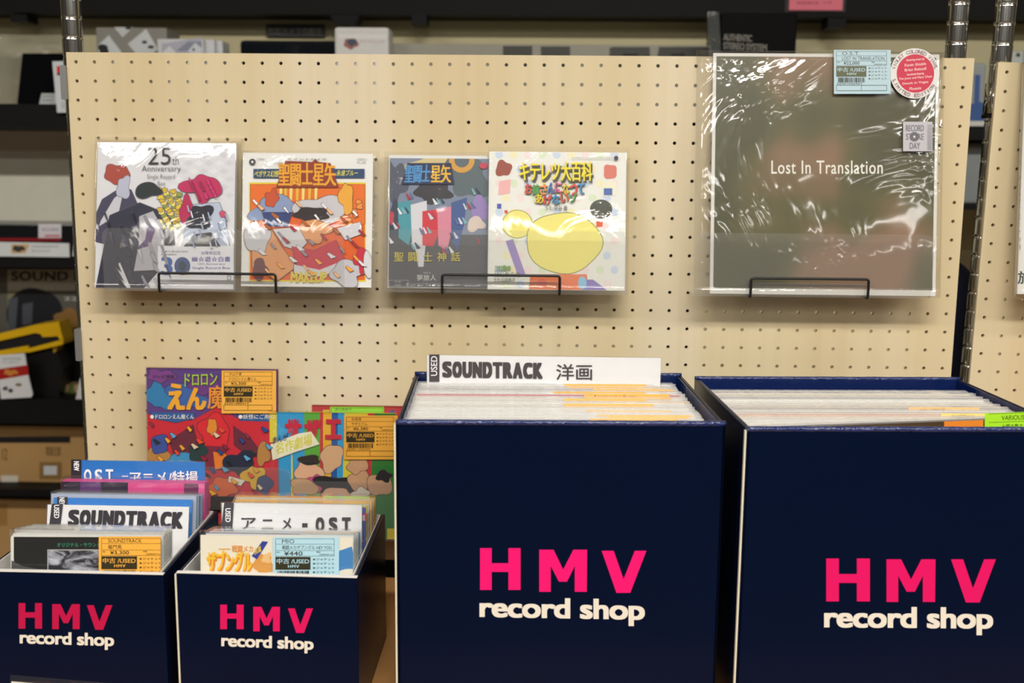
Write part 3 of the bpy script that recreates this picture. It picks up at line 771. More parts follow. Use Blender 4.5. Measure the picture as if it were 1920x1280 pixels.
for x0, x1, c_ in ((546, 570, '#2f9ad0'), (570, 586, '#5aa83c'), (586, 600, '#5aa83c'), (600, 606, '#c8343c'), (606, 622, '#e8b030'), (622, 634, '#2356a0'), (634, 646, '#2f9ad0'), (646, 690, '#d8c83a'), (690, 702, '#c8343c'), (702, 760, '#2a7a30')):
    I.poly([(x0, 770), (x1, 770), (x1 - (x1 - 600) * .12 + 2, 1015), (x0 - (x0 - 600) * .12, 1015)], c_)
I.edge = '#4a3228'; I.blob(578, 884, 24, 22, '#e8b490', 51, .25); I.blob(580, 862, 20, 9, '#2a2626', 52, .3); I.blob(622, 858, 22, 24, '#d9ae84', 53, .18); I.blob(592, 906, 14, 16, '#d84a8a', 54, .3)
I.blob(570, 912, 24, 16, '#c9a07a', 55, .2); I.blob(632, 912, 40, 20, '#1f1c20', 56, .3); I.blob(632, 926, 28, 12, '#d8a88a', 57, .2); I.blob(674, 902, 20, 20, '#c99a74', 58, .2); I.blob(712, 908, 22, 22, '#c99a74', 59, .2)
I.blob(670, 872, 18, 16, '#c99a74', 60, .25); I.blob(676, 926, 16, 12, '#d8cfc0', 61, .3); I.blob(720, 892, 14, 10, '#221f22', 62, .3)
I.rect(726, 990, 760, 1015, '#e0c82c')
I.build('cover_art', r8)
I = Ink(f8, base=.0022)
[I.text(ch, x, 785, x + 31, 823, '#c4203c', bold=.10) for ch, x in (('サ', 535), ('ザ', 571), ('エ', 610), ('さ', 646))]
I.poly([(508, 832), (560, 812), (584, 808), (600, 832), (556, 846), (512, 862)], '#eae6c8')
I.text('まんが', 512, 818, 541, 832, '#2a2a5a', bold=.03, slope=-.28); I.text('名作劇場', 518, 830, 586, 852, '#d8d040', bold=.03, slope=-.28)
I.build('title_lettering', r8)
I = Ink(f8, base=.0035)
price_ink(I, 646, 778, 746, 860, '#e8a840', '¥6,380', '松尾香', 'サザエさん', 14)
I.build('price_tag', r8)

# ------------------------------------------------------------------ navy record boxes
PINK = mat('#ee0d72', rough=.35, var=.02); OFFW = mat('#e6e0d2', rough=.45, var=.02)
def letters_hmv(I, hb, mb, vb, PINK):
    def q(b, pts): return [(b[0] + x * (b[2] - b[0]), b[1] + y * (b[3] - b[1])) for x, y in pts]
    I.poly(q(hb, [(0, 0), (.29, 0), (.29, .36), (.70, .36), (.70, 0), (1, 0), (1, 1), (.70, 1), (.70, .57), (.29, .57), (.29, 1), (0, 1)]), PINK); I.L -= I.STEP
    I.poly(q(mb, [(0, 0), (.30, 0), (.50, .47), (.71, 0), (1, 0), (.99, 1), (.74, 1), (.74, .39), (.58, .76), (.41, .76), (.24, .39), (.24, 1), (0, 1)]), PINK); I.L -= I.STEP
    I.poly(q(vb, [(0, 0), (.27, 0), (.49, .67), (.74, 0), (1, 0), (.64, 1), (.33, 1)]), PINK)

def slab(name, a, b, th, z0, z1, m, parent, inv, inward=1, bevel=.0012):
    """upright panel between plan points a and b, thickness to the left of a->b times inward"""
    a = Vector((a[0], a[1], 0)); b = Vector((b[0], b[1], 0)); d = (b - a).normalized(); n = Vector((-d.y, d.x, 0)) * th * inward
    V = [a, b, b + n, a + n]; V = [inv @ Vector((p.x, p.y, z)) for z in (z0, z1) for p in V]
    F = [(3, 2, 1, 0), (4, 5, 6, 7), (0, 1, 5, 4), (1, 2, 6, 5), (2, 3, 7, 6), (3, 0, 4, 7)]
    if inward < 0: F = [f[::-1] for f in F]
    return mesh(name, V, F, m, parent, bevel=bevel)

def record_box(label, FL, FR, BR, BL, rim, hm, rs, small=False, pink=PINK):
    """plan corners front-left, front-right, back-right, back-left; open top box of laminated board"""
    c = Vector((sum(p[0] for p in (FL, FR, BR, BL)) / 4, sum(p[1] for p in (FL, FR, BR, BL)) / 4, TZ))
    root = empty('record_box', c, label, 'box', 'navy shop record boxes')
    inv = Matrix.Translation(-c); th = .004
    z0 = TZ + .0005
    fp = slab('front_panel', FL, FR, th, z0, rim, M_NAVY, root, inv)
    slab('side_panel', FR, BR, th, z0, rim, M_NAVY, root, inv)
    slab('back_panel', BR, BL, th, z0, rim, M_NAVYIN if not small else M_NAVY, root, inv)
    slab('side_panel', BL, FL, th, z0, rim, M_NAVY, root, inv)
    V = [inv @ Vector((p[0], p[1], z)) for z in (z0, z0 + .003) for p in (FL, FR, BR, BL)]
    mesh('bottom_panel', V, [(3, 2, 1, 0), (4, 5, 6, 7), (0, 1, 5, 4), (1, 2, 6, 5), (2, 3, 7, 6), (3, 0, 4, 7)], M_NAVY, root)
    if not small:
        a_ = inv @ Vector((FL[0], FL[1], rim)); b_ = inv @ Vector((FR[0], FR[1], rim)); off_ = Vector((-(FR[1] - FL[1]), FR[0] - FL[0], 0)).normalized() * .002
        tube('rim_film', [a_.lerp(b_, i_ / 40) + off_ + Vector((0, 0, .0004 * mnoise.noise(Vector((i_ * .7, FL[0] * 9, 0))))) for i_ in range(41)], .0030, M_FILM, root, seg=10)
        a_ = inv @ Vector((BL[0], BL[1], rim)); b_ = inv @ Vector((BR[0], BR[1], rim))
        tube('rim_film', [a_.lerp(b_, i_ / 40) - off_ + Vector((0, 0, .0004 * mnoise.noise(Vector((i_ * .7, FL[0] * 9, 3))))) for i_ in range(41)], .0028, M_FILM, root, seg=10)
    # inner lining and raw edge
    def inset(P, k):
        P = Vector((P[0], P[1])); C2 = Vector((c.x, c.y)); sx = 1 if P.x < C2.x else -1; sy = 1 if P.y < C2.y else -1
        return (P.x + sx * k, P.y + sy * k)
    q = [inset(p, .0046) for p in (FL, FR, BR, BL)]
    lin_m = M_WHITEB if small else M_NAVYIN
    for a, b in ((0, 1), (1, 2), (2, 3), (3, 0)): slab('lining', q[a], q[b], .0012, z0 + .004, rim + (.0012 if small else -.0008), lin_m, root, inv, bevel=0)
    d = (Vector(FR) - Vector(FL)).normalized()
    e = slab('raw_edge', (FL[0] - d.x * .0022, FL[1] - d.y * .0022), (FL[0] - d.x * .0002, FL[1] - d.y * .0002), th, z0, rim - .001, M_CREAM, root, inv, bevel=.0005)
    if small: slab('rim_edge', (FL[0], FL[1] - .0006), (FR[0], FR[1] - .0006), .0052, rim + .0002, rim + .0016, M_WHITEB, root, inv, bevel=.0005)
    fc = Face((FL[0], FL[1], TZ), Vector((FR[0] - FL[0], FR[1] - FL[1], 0)), Vector((0, 0, 1)))
    I = Ink(fc); letters_hmv(I, *hm, pink); o = I.build('shop_initials', root); o.matrix_local = inv @ fc.matrix(); o['label'] = 'bright pink block letters'
    I = Ink(fc); I.text('record shop', *rs[:4], OFFW, bold=.045, slope=rs[4], space=.97, res=6); o = I.build('shop_lettering', root); o.matrix_local = inv @ fc.matrix(); o['label'] = 'off-white lettering under the initials'
    return root, fc

def plan(px, py, z):
    d = ray(px, py); t_ = (z - CAM.z) / d.z; p = CAM + d * t_; return (p.x, p.y)
RIM = 1.246
A3 = plan(742, 794, RIM); B3 = plan(1373, 802, RIM)
def rect_from(FL, ang, w_, d_):
    a = math.radians(ang); u = (math.cos(a), math.sin(a)); v = (-math.sin(a), math.cos(a))
    FR = (FL[0] + u[0] * w_, FL[1] + u[1] * w_); BL = (FL[0] + v[0] * d_, FL[1] + v[1] * d_)
    return FL, FR, (FR[0] + v[0] * d_, FR[1] + v[1] * d_), BL
C3 = rect_from((-.1100, -.3995), 2.3, .3365, .268)
b3, fc3 = record_box('large navy record box holding the white divider card with black lettering', *C3, RIM, ((900, 1027, 976, 1105.5), (1011, 1030, 1101, 1109), (1128, 1032, 1212, 1111)), (899, 1118, 1209, 1168, .018))
C4 = rect_from((.2452, -.3990), 3.0, .3375, .272)
b4, fc4 = record_box('large navy record box cut off by the right edge of the photo', *C4, RIM - .002, ((1549, 1046.5, 1631, 1127), (1662, 1048, 1754, 1128), (1783, 1048, 1867, 1129)), (1545, 1136, 1862, 1188, .008), pink=mat('#e20a64', rough=.35, var=.02))
C1 = ((-.5470, -.3990), (-.3545, -.4005), (-.3605, -.1850), (-.5500, -.1850))
b1, fc1 = record_box('small navy singles box at the far left with the blue divider cards', *C1, 1.0795, ((35, 1130, 79, 1178), (98, 1132, 150, 1179), (163, 1134, 211, 1180)), (37, 1182, 214, 1213, .03), small=True, pink=mat('#c00a48', rough=.35, var=.02))
C2_ = ((-.3415, -.3985), (-.1510, -.4035), (-.1515, -.1930), (-.3400, -.1930))
b2, fc2 = record_box('small navy singles box between the other small box and the large one', *C2_, 1.0810, ((413, 1133, 457, 1179), (475, 1137, 525, 1183), (540, 1140, 587, 1186)), (415, 1188, 588, 1218, .04), small=True, pink=mat('#dc0a5e', rough=.35, var=.02))

# ------------------------------------------------------------------ albums filed in the large boxes
JM = {}
def shared_box(key, x0, x1, y0, y1, z0, z1):
    if key not in JM:
        V, F = boxvf(x0, x1, y0, y1, z0, z1); me = bpy.data.meshes.new(key); me.from_pydata(V, [], F); me.materials.append(M_PAPERW); me.update(); JM[key] = me
    return JM[key]
def inst(name, me, m, parent, loc=(0, 0, 0)):
    o = bpy.data.objects.new(name, me); COL.objects.link(o); o.parent = parent; o.location = loc
    o.material_slots[0].link = 'OBJECT'; o.material_slots[0].material = m
    return o

def ordn(k): return '%d%s' % (k, 'th' if 10 <= k % 100 <= 20 else {1: 'st', 2: 'nd', 3: 'rd'}.get(k % 10, 'th'))

def filed_albums(corners, n, y_from, y_to, plain_label, group, special, rim, lean=-4, seed=1, hazy=HAZY):
    FL, FR, BR, BL = [Vector(p) for p in corners]
    u = (FR - FL).normalized(); v = Vector((-u.y, u.x)); ang = math.atan2(u.y, u.x); wd = (FR - FL).length
    r = random.Random(seed)
    base = TZ + .0045
    for k in range(n):
        d = y_from + (y_to - y_from) * k / (n - 1)
        sp = special.get(k, {})
        off = .0082 + r.random() * .002 + sp.get('dx', 0)
        p = FL + u * off + v * d
        lift = r.uniform(0, .0025) + sp.get('dz', 0)
        root = empty('vinyl_album', Matrix.Translation((p.x, p.y, base + lift)) @ Matrix.Rotation(ang + sp.get('yaw', 0), 4, 'Z') @ Matrix.Rotation(math.radians(lean), 4, 'X') @ Matrix.Rotation(sp.get('roll', 0), 4, 'Y'),
                     sp.get('label') or plain_label % ordn(k + 1), 'record', group)
        col = sp.get('col') or r.choice(['#eeeae2', '#f0eeea', '#eceae6', '#f0e8d8', '#dfdad2', '#eee0c8', '#f0eeee', '#b9b5b0', '#d8c8b0', '#8f8a84'])
        th = .0034
        inst('jacket', shared_box('album_jacket', 0, .3075, 0, th, 0, .3125), pmat(col), root)
        inst('plastic_sleeve', shared_box('album_sleeve', -.003, .3135, -.0007, th + .0007, 0, .3142), hazy, root)
        tcol = sp.get('tag') or ('#efbb62' if (r.random() < .6 and not sp.get('notag')) else None)
        if tcol:
            tx = sp.get('tx', .185 + r.uniform(-.02, .03)); tw = sp.get('tw', .085 + r.uniform(0, .02))
            tg = bx('price_tag', tx, tx + tw, -.0012, -.0009, .25, .3140, mat(tcol, rough=.5), root)
            if 'text' in sp:
                V_, F_ = text2d(sp['text'], .01)
                mesh('ticket_print', [(tx + .012 + a * sp.get('textw', .04), -.00135, .3098 + b * .0030) for a, b in V_], F_, pmat('#5a4018'), tg)
        if 'art' in sp: sp['art'](root)
        yield root

sp3 = {20: dict(col='#c4304a', dz=.003, tag='#efb04a', text='Bernstein conducts Bernstein', textw=.05, tx=.195, tw=.1, label='album with a crimson top edge in the large box with the white divider'),
       27: dict(col='#8a4a55'), 12: dict(col='#b8aca0'), 23: dict(tag='#efb04a', tx=.16, tw=.11), 19: dict(tag='#f0b850', tx=.195, tw=.1), 18: dict(tag='#f0b850', tx=.195, tw=.1)}
for k in sp3:
    sp3[k].setdefault('label', {27: 'album with a dull wine-red edge in the large box with the white divider', 12: 'album with a grey-brown edge in the large box with the white divider', 23: 'album with a wide orange ticket towards the back of the large box', 19: 'album with an orange ticket just in front of the crimson one', 18: 'album with an orange ticket two in front of the crimson one'}.get(k))
list(filed_albums(C3, 33, .0085, .222, 'pale album, %s from the front in the large box with the white divider', 'albums in the box with the white divider', sp3, RIM, seed=3))

def front_art(root):
    V = [(.002, -.0011, .02), (.3055, -.0011, .02), (.3055, -.0011, .3115), (.002, -.0011, .3115)]
    m = mat('#4a3a28', rough=.3, var=.8, scale=9, name='brown_photo_print'); mesh('cover_art', V, [(0, 1, 2, 3)], m, root)
    mesh('orange_panel', [(.2050 , -.0013, .2), (.2460, -.0013, .2), (.2460, -.0013, .3115), (.2050, -.0013, .3115)], [(0, 1, 2, 3)], pmat('#e0822a'), root)
    g = mesh('price_tag', [(.2475, -.0014, .2), (.330, -.0014, .2), (.330, -.0014, .3185), (.2475, -.0014, .3185)], [(0, 1, 2, 3)], pmat('#a8e02e'), root)
    V = []; F = []
    for body, x0, x1, z0, z1 in (('VARIOUS', .265, .289, .3105, .3155), ('土曜の夜のスクリーン テーマ', .265, .326, .3005, .3065), ('¥550', .275, .30, .291, .297)):
        a, f = text2d(body, .004); n = len(V); V += [(x0 + p * (x1 - x0), -.00155, z0 + q * (z1 - z0)) for p, q in a]; F += [tuple(n + i for i in t_) for t_ in f]
    for z in (.3175, .3085, .2985):
        n = len(V); V += [(.2515, -.00155, z), (.33, -.00155, z), (.33, -.00155, z + .0004), (.2515, -.00155, z + .0004)]; F.append((n, n + 1, n + 2, n + 3))
    mesh('ticket_print', V, F, pmat('#34481a'), g)
sp4 = {0: dict(col='#4a3a28', dz=0, notag=True, art=front_art, roll=-.040, dx=.0105, label='dark brown album with an orange panel and lime ticket, frontmost in the right-hand box'),
       9: dict(col='#d8884a', tag='#ecd06a', text='SOUNDTRACK', tx=.225, tw=.075, textw=.025, dz=.002, label='album with an orange edge and pale yellow ticket in the right-hand box'),
       10: dict(col='#d8a8a4', notag=True, label='album with a pinkish edge in the right-hand box'),
       13: dict(col='#8a7a68', tag='#efbb72', text='JOHN HAMMOND', tx=.20, tw=.08, textw=.03, dz=.002, label='album with a brown edge and an orange ticket in the right-hand box')}
for k in range(40):
    if k not in sp4: sp4[k] = dict(notag=True)
list(filed_albums(C4, 30, .009, .205, 'pale album, %s from the front in the right-hand large box', 'albums in the right-hand box', sp4, RIM, lean=-3, seed=8))

# divider cards
def divider(name, label, pxl, pxr, ytop_l, Y, z_bot, card_margin, h_top, ink, col='#e8e8ea', group='divider cards', th=.0012, tilt=4):
    A = at(pxl, ytop_l, Y); B = at(pxr, ytop_l, Y); ztop = A.z
    if B.x < -.34: B.x = min(B.x, -.3600 - .028 * (Y + .4) - .0062)
    wd = B.x - A.x
    H = (ztop - z_bot) / math.cos(math.radians(tilt))
    O = Vector((A.x, Y - math.sin(math.radians(tilt)) * H, z_bot))
    f = Face(O, Vector((1, 0, 0)), Vector((0, math.sin(math.radians(tilt)), math.cos(math.radians(tilt)))))
    root = empty(name, f.matrix(), label, 'divider card', group)
    bx('card', card_margin, wd - card_margin, 0, th, 0, H - card_margin, mat(col, rough=.45, var=.02), root)
    bx('plastic_holder', 0, wd, -.001, th + .001, 0, H, POLY, root)
    I = Ink(f, base=.0011); ink(I); I.build('card_print', root)
    return root
DK = '#4c474a'
def ink_big(I):
    I.rect(805, 664, 824, 715, DK); I.text('USED', 808, 667, 820, 704, '#e6e4e4', bold=.02, rot=1)
    I.block('SOUNDTRACK', 829, 677, 1018, 707, '#4a4446', slope=.015); I.text('洋画', 1043, 682, 1110, 712, '#4a4446', bold=.02)
divider('divider_card', 'white divider card lettered in black standing up in the large record box', 799, 1241, 664, -.158, TZ + .006, .001, 0, ink_big, tilt=0)

# ------------------------------------------------------------------ singles in the small boxes
HGT = {}
def filed_single(label, pxl, pxr, ytop, Y, zb=TZ + .0045, col='#e4e2dc', sl=.006, top=.004, tilt=4, group='singles in the small boxes', tagspec=None, ink=None, amp=0.0, pm=None, corner=0, roll=0, th=.0022):
    A = at(pxl, ytop, Y); B = at(pxr, ytop, Y)
    bc = C1 if (A.x + B.x) / 2 < -.35 else C2_
    kk = (Y - bc[1][1]) / (bc[2][1] - bc[1][1]); lim = bc[1][0] + (bc[2][0] - bc[1][0]) * kk - .0066
    k2 = (Y - bc[0][1]) / (bc[3][1] - bc[0][1]); lim0 = bc[0][0] + (bc[3][0] - bc[0][0]) * k2 + .0066
    A.x = max(A.x, lim0 + .001); B.x = min(B.x, lim - .001); sl = max(0.0003, min(sl, lim - B.x)); wd = B.x - A.x
    t_ = math.radians(tilt); H = (A.z - zb) / math.cos(t_)
    U = (B - A); U.z = 0
    f = Face(Vector((A.x, Y - math.sin(t_) * H, zb)), Vector((1, 0, 0)), Vector((0, math.sin(t_), math.cos(t_))))
    root = empty('vinyl_single', f.matrix(), label, 'record', group)
    if corner: prism('jacket', rrect(0, wd, 0, H, corner, '0011'), 0, th, pmat(col), root)
    else: bx('jacket', 0, wd, 0, th, 0, H, pmat(col), root)
    bx('plastic_sleeve', -.0008, wd + sl, -.0009, th + .0009, 0, H + top, pm or POLY, root)
    if ink: I = Ink(f, (0, wd, 0, H), base=.0002); ink(I, root)
    HGT[root.name] = H
    if tagspec:
        I = Ink(f, (-.0005, wd, 0, H + .002), base=.0011); price_ink(I, *tagspec); I.build('price_tag', root)
    return root

def storm_print():
    m = bpy.data.materials.new('storm_photo_print'); m.use_nodes = True
    nt = m.node_tree; N = nt.nodes; L = nt.links; b = N['Principled BSDF']; b.inputs['Roughness'].default_value = .4
    tc = N.new('ShaderNodeTexCoord'); n1 = N.new('ShaderNodeTexNoise'); n1.inputs['Scale'].default_value = 45; n1.inputs['Detail'].default_value = 4; n1.inputs['Distortion'].default_value = 1.5
    mp = N.new('ShaderNodeMapping'); mp.inputs['Scale'].default_value = (1, 1, 2.2); L.new(tc.outputs['Object'], mp.inputs[0]); L.new(mp.outputs[0], n1.inputs[0])
    cr = N.new('ShaderNodeValToRGB'); cr.color_ramp.elements[0].position = .42; cr.color_ramp.elements[0].color = rgb((28, 26, 36)); cr.color_ramp.elements[1].position = .66; cr.color_ramp.elements[1].color = rgb((190, 192, 204))
    L.new(n1.outputs['Fac'], cr.inputs[0]); L.new(cr.outputs[0], b.inputs['Base Color']); return m
def ink_front1(I, root):
    I.rect(26, 1006, 312, 1100, '#161616')
    I.poly([(22, 1050), (40, 1060), (70, 1066), (92, 1067), (92, 1100), (20, 1100)], '#4a4a4a'); I.rect(89, 1029.5, 188, 1100, '#a8a8a8'); I.rect(91, 1031.5, 188, 1100, storm_print())
    I.text('オリジナル・サウンドトラック', 107, 1017, 222, 1025, '#2e9a78', bold=.01)
    I.build('cover_art', root)
filed_single('black cover single with an orange ticket, frontmost in the far left small box', 20, 317, 1002, -.380, col='#dcdad2', ink=ink_front1, tagspec=(186, 1005, 312, 1105, '#f0ae46', '¥3,300', 'SOUNDTRACK', '龍門馬', 21), corner=.004, sl=.014, top=.006, tilt=7)
for k in range(9):
    filed_single('pale plastic-sleeved single, %s behind the black cover one in its box' % ordn(k + 1), 24 + 6 * k * .9, 330 + 3.0 * k, 1000 - 1.2 * k, -.3735 + .0035 * k, col=['#dfe4ea', '#e8e4d8', '#e4e4e8', '#d8dfe8', '#ece2b8', '#dedede', '#e2e6ec', '#d5dbe4', '#e6e6e6'][k], tilt=7, top=.005, sl=.01, group='pale singles in the far left box', pm=HAZY if k % 2 else POLY)
filed_single('pale violet single sticking out left behind the lettered white divider', 70, 330, 952, -.2545, col='#8f96c8', tilt=12.5)
def ink_st(I):
    I.poly([(98, 944), (119, 944), (112, 1000), (91, 1000)], '#3f3c44'); I.text('USED', 102, 946, 112, 971, '#ececec', bold=.03, rot=-1)
    I.block('SOUNDTRACK', 127, 955, 343, 986, '#39363c', slope=.022, shear=.08)
divider('divider_card', 'white divider card lettered in black in the far left small box', 88, 362, 944, -.262, TZ + .005, .001, 0, ink_st, tilt=13)
BLUE = '#2f7ed0'
def ink_bl2(I):
    I.rect(108, 931, 127, 948, '#3f3c44'); I.text('NEW', 112, 932, 122, 950, '#e6e6e6', bold=.03, rot=-1)
divider('divider_card', 'blue divider card just behind the white lettered one in the far left small box', 100, 371, 931, -.248, TZ + .005, .001, 0, ink_bl2, col=BLUE, tilt=12)
filed_single('clear sleeved grey single behind the two front divider cards in the far left small box', 88, 368, 925, -.243, col='#aab4c8', tilt=11, top=.003)
cols = ['#8fa0b4', '#2f62b8', '#c8ccd8', '#9aa4b8']
for k in range(4):
    filed_single(['grey-blue', 'bright blue', 'silvery', 'dull slate'][k] + ' single filed between the divider cards of the far left small box', 98 + 3 * k, 374 + 3 * k, 926 - 1 * k, -.2385 + .0045 * k, col=cols[k], tilt=9)
def ink_pk(I, root):
    I.rect(90, 900, 240, 960, '#2a1830'); I.rect(150, 900, 190, 960, '#5a2a6a'); I.rect(286, 900, 345, 960, '#d83a86'); I.rect(345, 900, 372, 960, '#6a2450'); I.rect(372, 900, 400, 960, '#e05a98')
    I.build('cover_art', root)
filed_single('dark purple and pink boxed single in front of the rear blue divider card', 96, 396, 902, -.214, col='#d84a8c', tilt=3, ink=ink_pk, th=.016, top=.004, sl=.002)
def ink_ost(I):
    I.rect(134, 861, 153, 900, '#2e2c34'); I.text('NEW', 139, 864, 149, 882, '#ececec', bold=.04, rot=-1)
    I.block('OST', 155, 879, 216, 906, '#e8eef4', kx=.03, ky=.02, gap=.3); I.rect(229, 891, 241, 893.5, '#e8eef4'); I.text('アニメ/特撮', 244, 882, 372, 908, '#eef2f6', bold=.03)
divider('divider_card', 'tall blue divider card with white lettering at the back of the far left small box', 133, 401, 861, -.1925, TZ + .005, .001, 0, ink_ost, col='#1d78cc', tilt=2)

def ink_front2(I, root):
    I.rect(372, 1000, 700, 1100, '#e6dfcd')
    I.poly([(636, 1032), (660, 1024), (672, 1036), (672, 1068), (634, 1072)], '#3f82be'); I.ell(656, 1078, 26, 12, '#e2dccb'); I.rect(672, 1012, 680, 1100, '#d8b07a')
    I.blob(494, 1058, 18, 22, '#d89a4a', 4, .3); I.blob(500, 1046, 9, 9, '#e8bd84', 5, .3)
    I.text('ザブングル', 389, 1034, 475, 1074, '#d8862a', bold=.06, space=.88); I.text('ザブングル', 387, 1031, 473, 1071, '#f0c02a', bold=.04, space=.88)
    I.rect(410, 1028, 432, 1030, '#e0a02a'); I.text('戦闘メカ', 435, 1022, 475, 1035, '#e0922a', bold=.04)
    I.poly([(472, 1042), (492, 1014), (503, 1015), (482, 1048)], '#2c3a96'); I.text('疾風', 477, 1028, 490, 1040, '#e0c02a', bold=.03, slope=-.5)
    I.build('cover_art', root)
filed_single('cream single with yellow lettering and a pale blue ticket, front of its small box', 376, 680, 1003, -.380, col='#e6dfcd', ink=ink_front2, tagspec=(512, 1006, 636, 1106, '#aed3e0', '¥440', 'MIO', '戦闘メカザブングル HEY YOU', 31), sl=.012, top=.005, tilt=6)
sing2 = [('#e2e4e8', 'pale grey'), ('#3f4a94', 'deep blue'), ('#e6dcc8', 'ivory'), ('#dfe6ec', 'icy white'), ('#3f9ad0', 'sky blue'), ('#e8e6e0', 'plain white')]
for k, (c_, nm) in enumerate(sing2):
    o = filed_single(nm + ' topped single filed between the cream cover one and the lettered divider', 386 + 3 * k, 684 + 2 * k, 1000 - 1.6 * k, -.372 + .0085 * k, col=c_, tilt=6, top=.003, sl=.008, pm=POLY)
    if k in (1, 3, 5):
        wq = .06; tg = bx('price_tag', .10, .160, -.0014, -.001, .12, HGT[o.name] + .0005, mat(['#a9cfdc', '#efb866', '#efb866'][k // 2], rough=.5), o)
def ink_os(I):
    I.poly([(421, 942), (439, 942), (436, 990), (415, 990)], '#4a484e'); I.text('USED', 423, 952, 433, 978, '#ececec', bold=.03, rot=-1)
    I.text('ア', 453, 970, 480, 992, DK, bold=.03); I.text('ニ', 491, 973, 513, 992, DK, bold=.03); I.text('メ', 529, 970, 547, 992, DK, bold=.03)
    I.rect(567, 980, 577, 988, DK); I.block('OST', 588, 969, 662, 998, DK, kx=.06, gap=.34)
divider('divider_card', 'white divider card lettered in black in the second small box', 414, 680, 941, -.310, TZ + .005, .001, 0, ink_os, tilt=5)
for k in range(7):
    c_ = ['#5a6ab8', '#e6d66a', '#e2e0da', '#e8b25a', '#efc98a', '#d8d4cc', '#e8a83a'][k]
    nm = ['violet-blue', 'pale yellow', 'whitish', 'light orange', 'peach', 'greyish', 'deep orange'][k]
    o = filed_single(nm + ' single filed behind the lettered divider of the second small box', 436 + 1.5 * k, 700 + 2.4 * k, 948 - 3.2 * k, -.296 + .0125 * k, col=c_, tilt=3, top=.004, sl=.004)
    if k == 0:
        I = Ink(Face(o.matrix_world.translation, o.matrix_world.col[0].xyz, o.matrix_world.col[2].xyz)); I.frame(668, 962, 687, 976, 3, '#d83a86'); I.rect(671, 965, 684, 976, '#e6e0e4'); I.build('cover_art', o)
    if k in (3, 6): bx('price_tag', .104, .160, -.0013, -.0010, .12, HGT[o.name] + .0015, mat('#b4e07a' if k == 6 else '#f0c078', rough=.5), o)

# ------------------------------------------------------------------ shelving behind the boards
YB = .60
YH = .775
def bxp(name, x0, y0, x1, y1, Y, depth, m, parent=None, bevel=0):
    """box whose front face covers the pixel rectangle at depth Y"""
    a = at(x0, y1, Y); b = at(x1, y0, Y)
    o = a if parent is None else parent.matrix_world.translation
    return bx(name, a.x - o.x, b.x - o.x, Y - o.y, Y + depth - o.y, a.z - o.z, b.z - o.z, m, parent, Matrix.Translation(a) if parent is None else None, bevel)
def base(x0, x1, y1, Y): return at((x0 + x1) / 2, y1, Y)
def face_at(p): return Face(p, (1, 0, 0), (0, 0, 1))
def inkp(name, parent, Y, fn):
    o = parent.matrix_world.translation
    f = Face((o.x, Y, o.z), (1, 0, 0), (0, 0, 1)); I = Ink(f); fn(I); ob = I.build(name, parent); ob.location = (0, Y - o.y, 0); return ob

su = empty('shelving_unit', (0, .8, 0), 'long black shelving unit along the wall behind the pegboards', 'shelving')
def shelf(py0, py1, x0, x1, depth=.255, pcol=75):
    zt = at(pcol, py0, YB).z; zb = at(pcol, py1, YB).z
    return bx('shelf_board', x0, x1, YB - .8, YB + depth - .8, zb, zt, M_SHELF, su)
LXE = -.35
bx('header_rail', -2.2, 2.3, YH - .8, .858 - .8, at(960, 29, YH).z, at(960, -75, YH).z, M_SHELF, su)
zsh = {}
for k, (a, b) in enumerate(((195, 240), (481, 502), (748, 795), (918, 931), (1120, 1150))):
    shelf(a, b, -2.2, .3); zsh[k] = at(75, a, YB).z
for a, b in ((229, 262), (383, 393), (760, 800)): shelf(a, b, .32, 2.3, pcol=1830)
for x in (-2.2, -1.05 - .45, .3, 2.28): bx('upright', x, x + .03, YB - .8, YB + .255 - .8, 0, 1.60, M_SHELF, su)
for (a, b, c_, d_) in ((20, 27, 50, 41), (772, 28, 800, 46), (1552, 34, 1587, 52)):
    bxp('bracket', a, b, c_, d_, YH - .002, .05, M_BLACK, su)
tz = base(620, 690, 48, YB); o_ = su.matrix_world.translation
q = [at(px_, py_, YH - .002) for px_, py_ in ((632, 47), (664, 47), (674, 28), (618, 28))]
prism('bracket', [(p.x - o_.x, p.z - o_.z) for p in q], YH - .802, YH - .75, M_BLACK, su)

bx('back_panel', -2.2, -.3, .775 - .8, .782 - .8, zsh[1], at(75, 240, YB).z, mat('#d8d4c4', rough=.7), su)  # pale panel added ahead of the wall to brighten this shelf cell
bx('back_panel', -2.2, -.3, .775 - .8, .782 - .8, zsh[2], at(75, 502, YB).z, mat('#3a3a3a', rough=.7), su)

# upper shelf, left: clear case with black sleeve, red square card
M_CLEARCASE = plastic('clear_vinyl_bag', refl=1.6, bump=.6, bscale=14, haze=.12, hazecol=(.6, .62, .58), tint=.9, dist=.01)
def thing_box(name, label, cat, x0, y0, x1, y1, Y, depth, m, bevel=.002, group=None, ink=None, shelf_z=None):
    p = at((x0 + x1) / 2, y1, Y)
    if shelf_z is not None: p.z = shelf_z
    root = empty(name, p, label, cat, group)
    a = at(x0, y1, Y); b = at(x1, y0, Y)
    bx('body', a.x - p.x, b.x - p.x, 0, depth, 0 if shelf_z is not None else a.z - p.z, b.z - p.z, m, root, bevel=bevel)
    if ink: inkp('front_print', root, Y, ink)
    return root
Z0 = zsh[0]
thing_box('clear_storage_bag', 'clear plastic case on the upper shelf at the far left', 'case', -60, 66, 112, 195, YB + .10, .10, M_CLEARCASE, shelf_z=Z0 + .0005)
p = at(70, 196, YB + .045); p.z = Z0 + .0005
t1 = empty('black_sleeve', p, 'glossy black sleeve leaning inside the clear case, far left', 'sleeve')
q = [at(px_, py_, YB + .045) for px_, py_ in ((32, 196), (118, 196), (122, 100), (42, 100))]
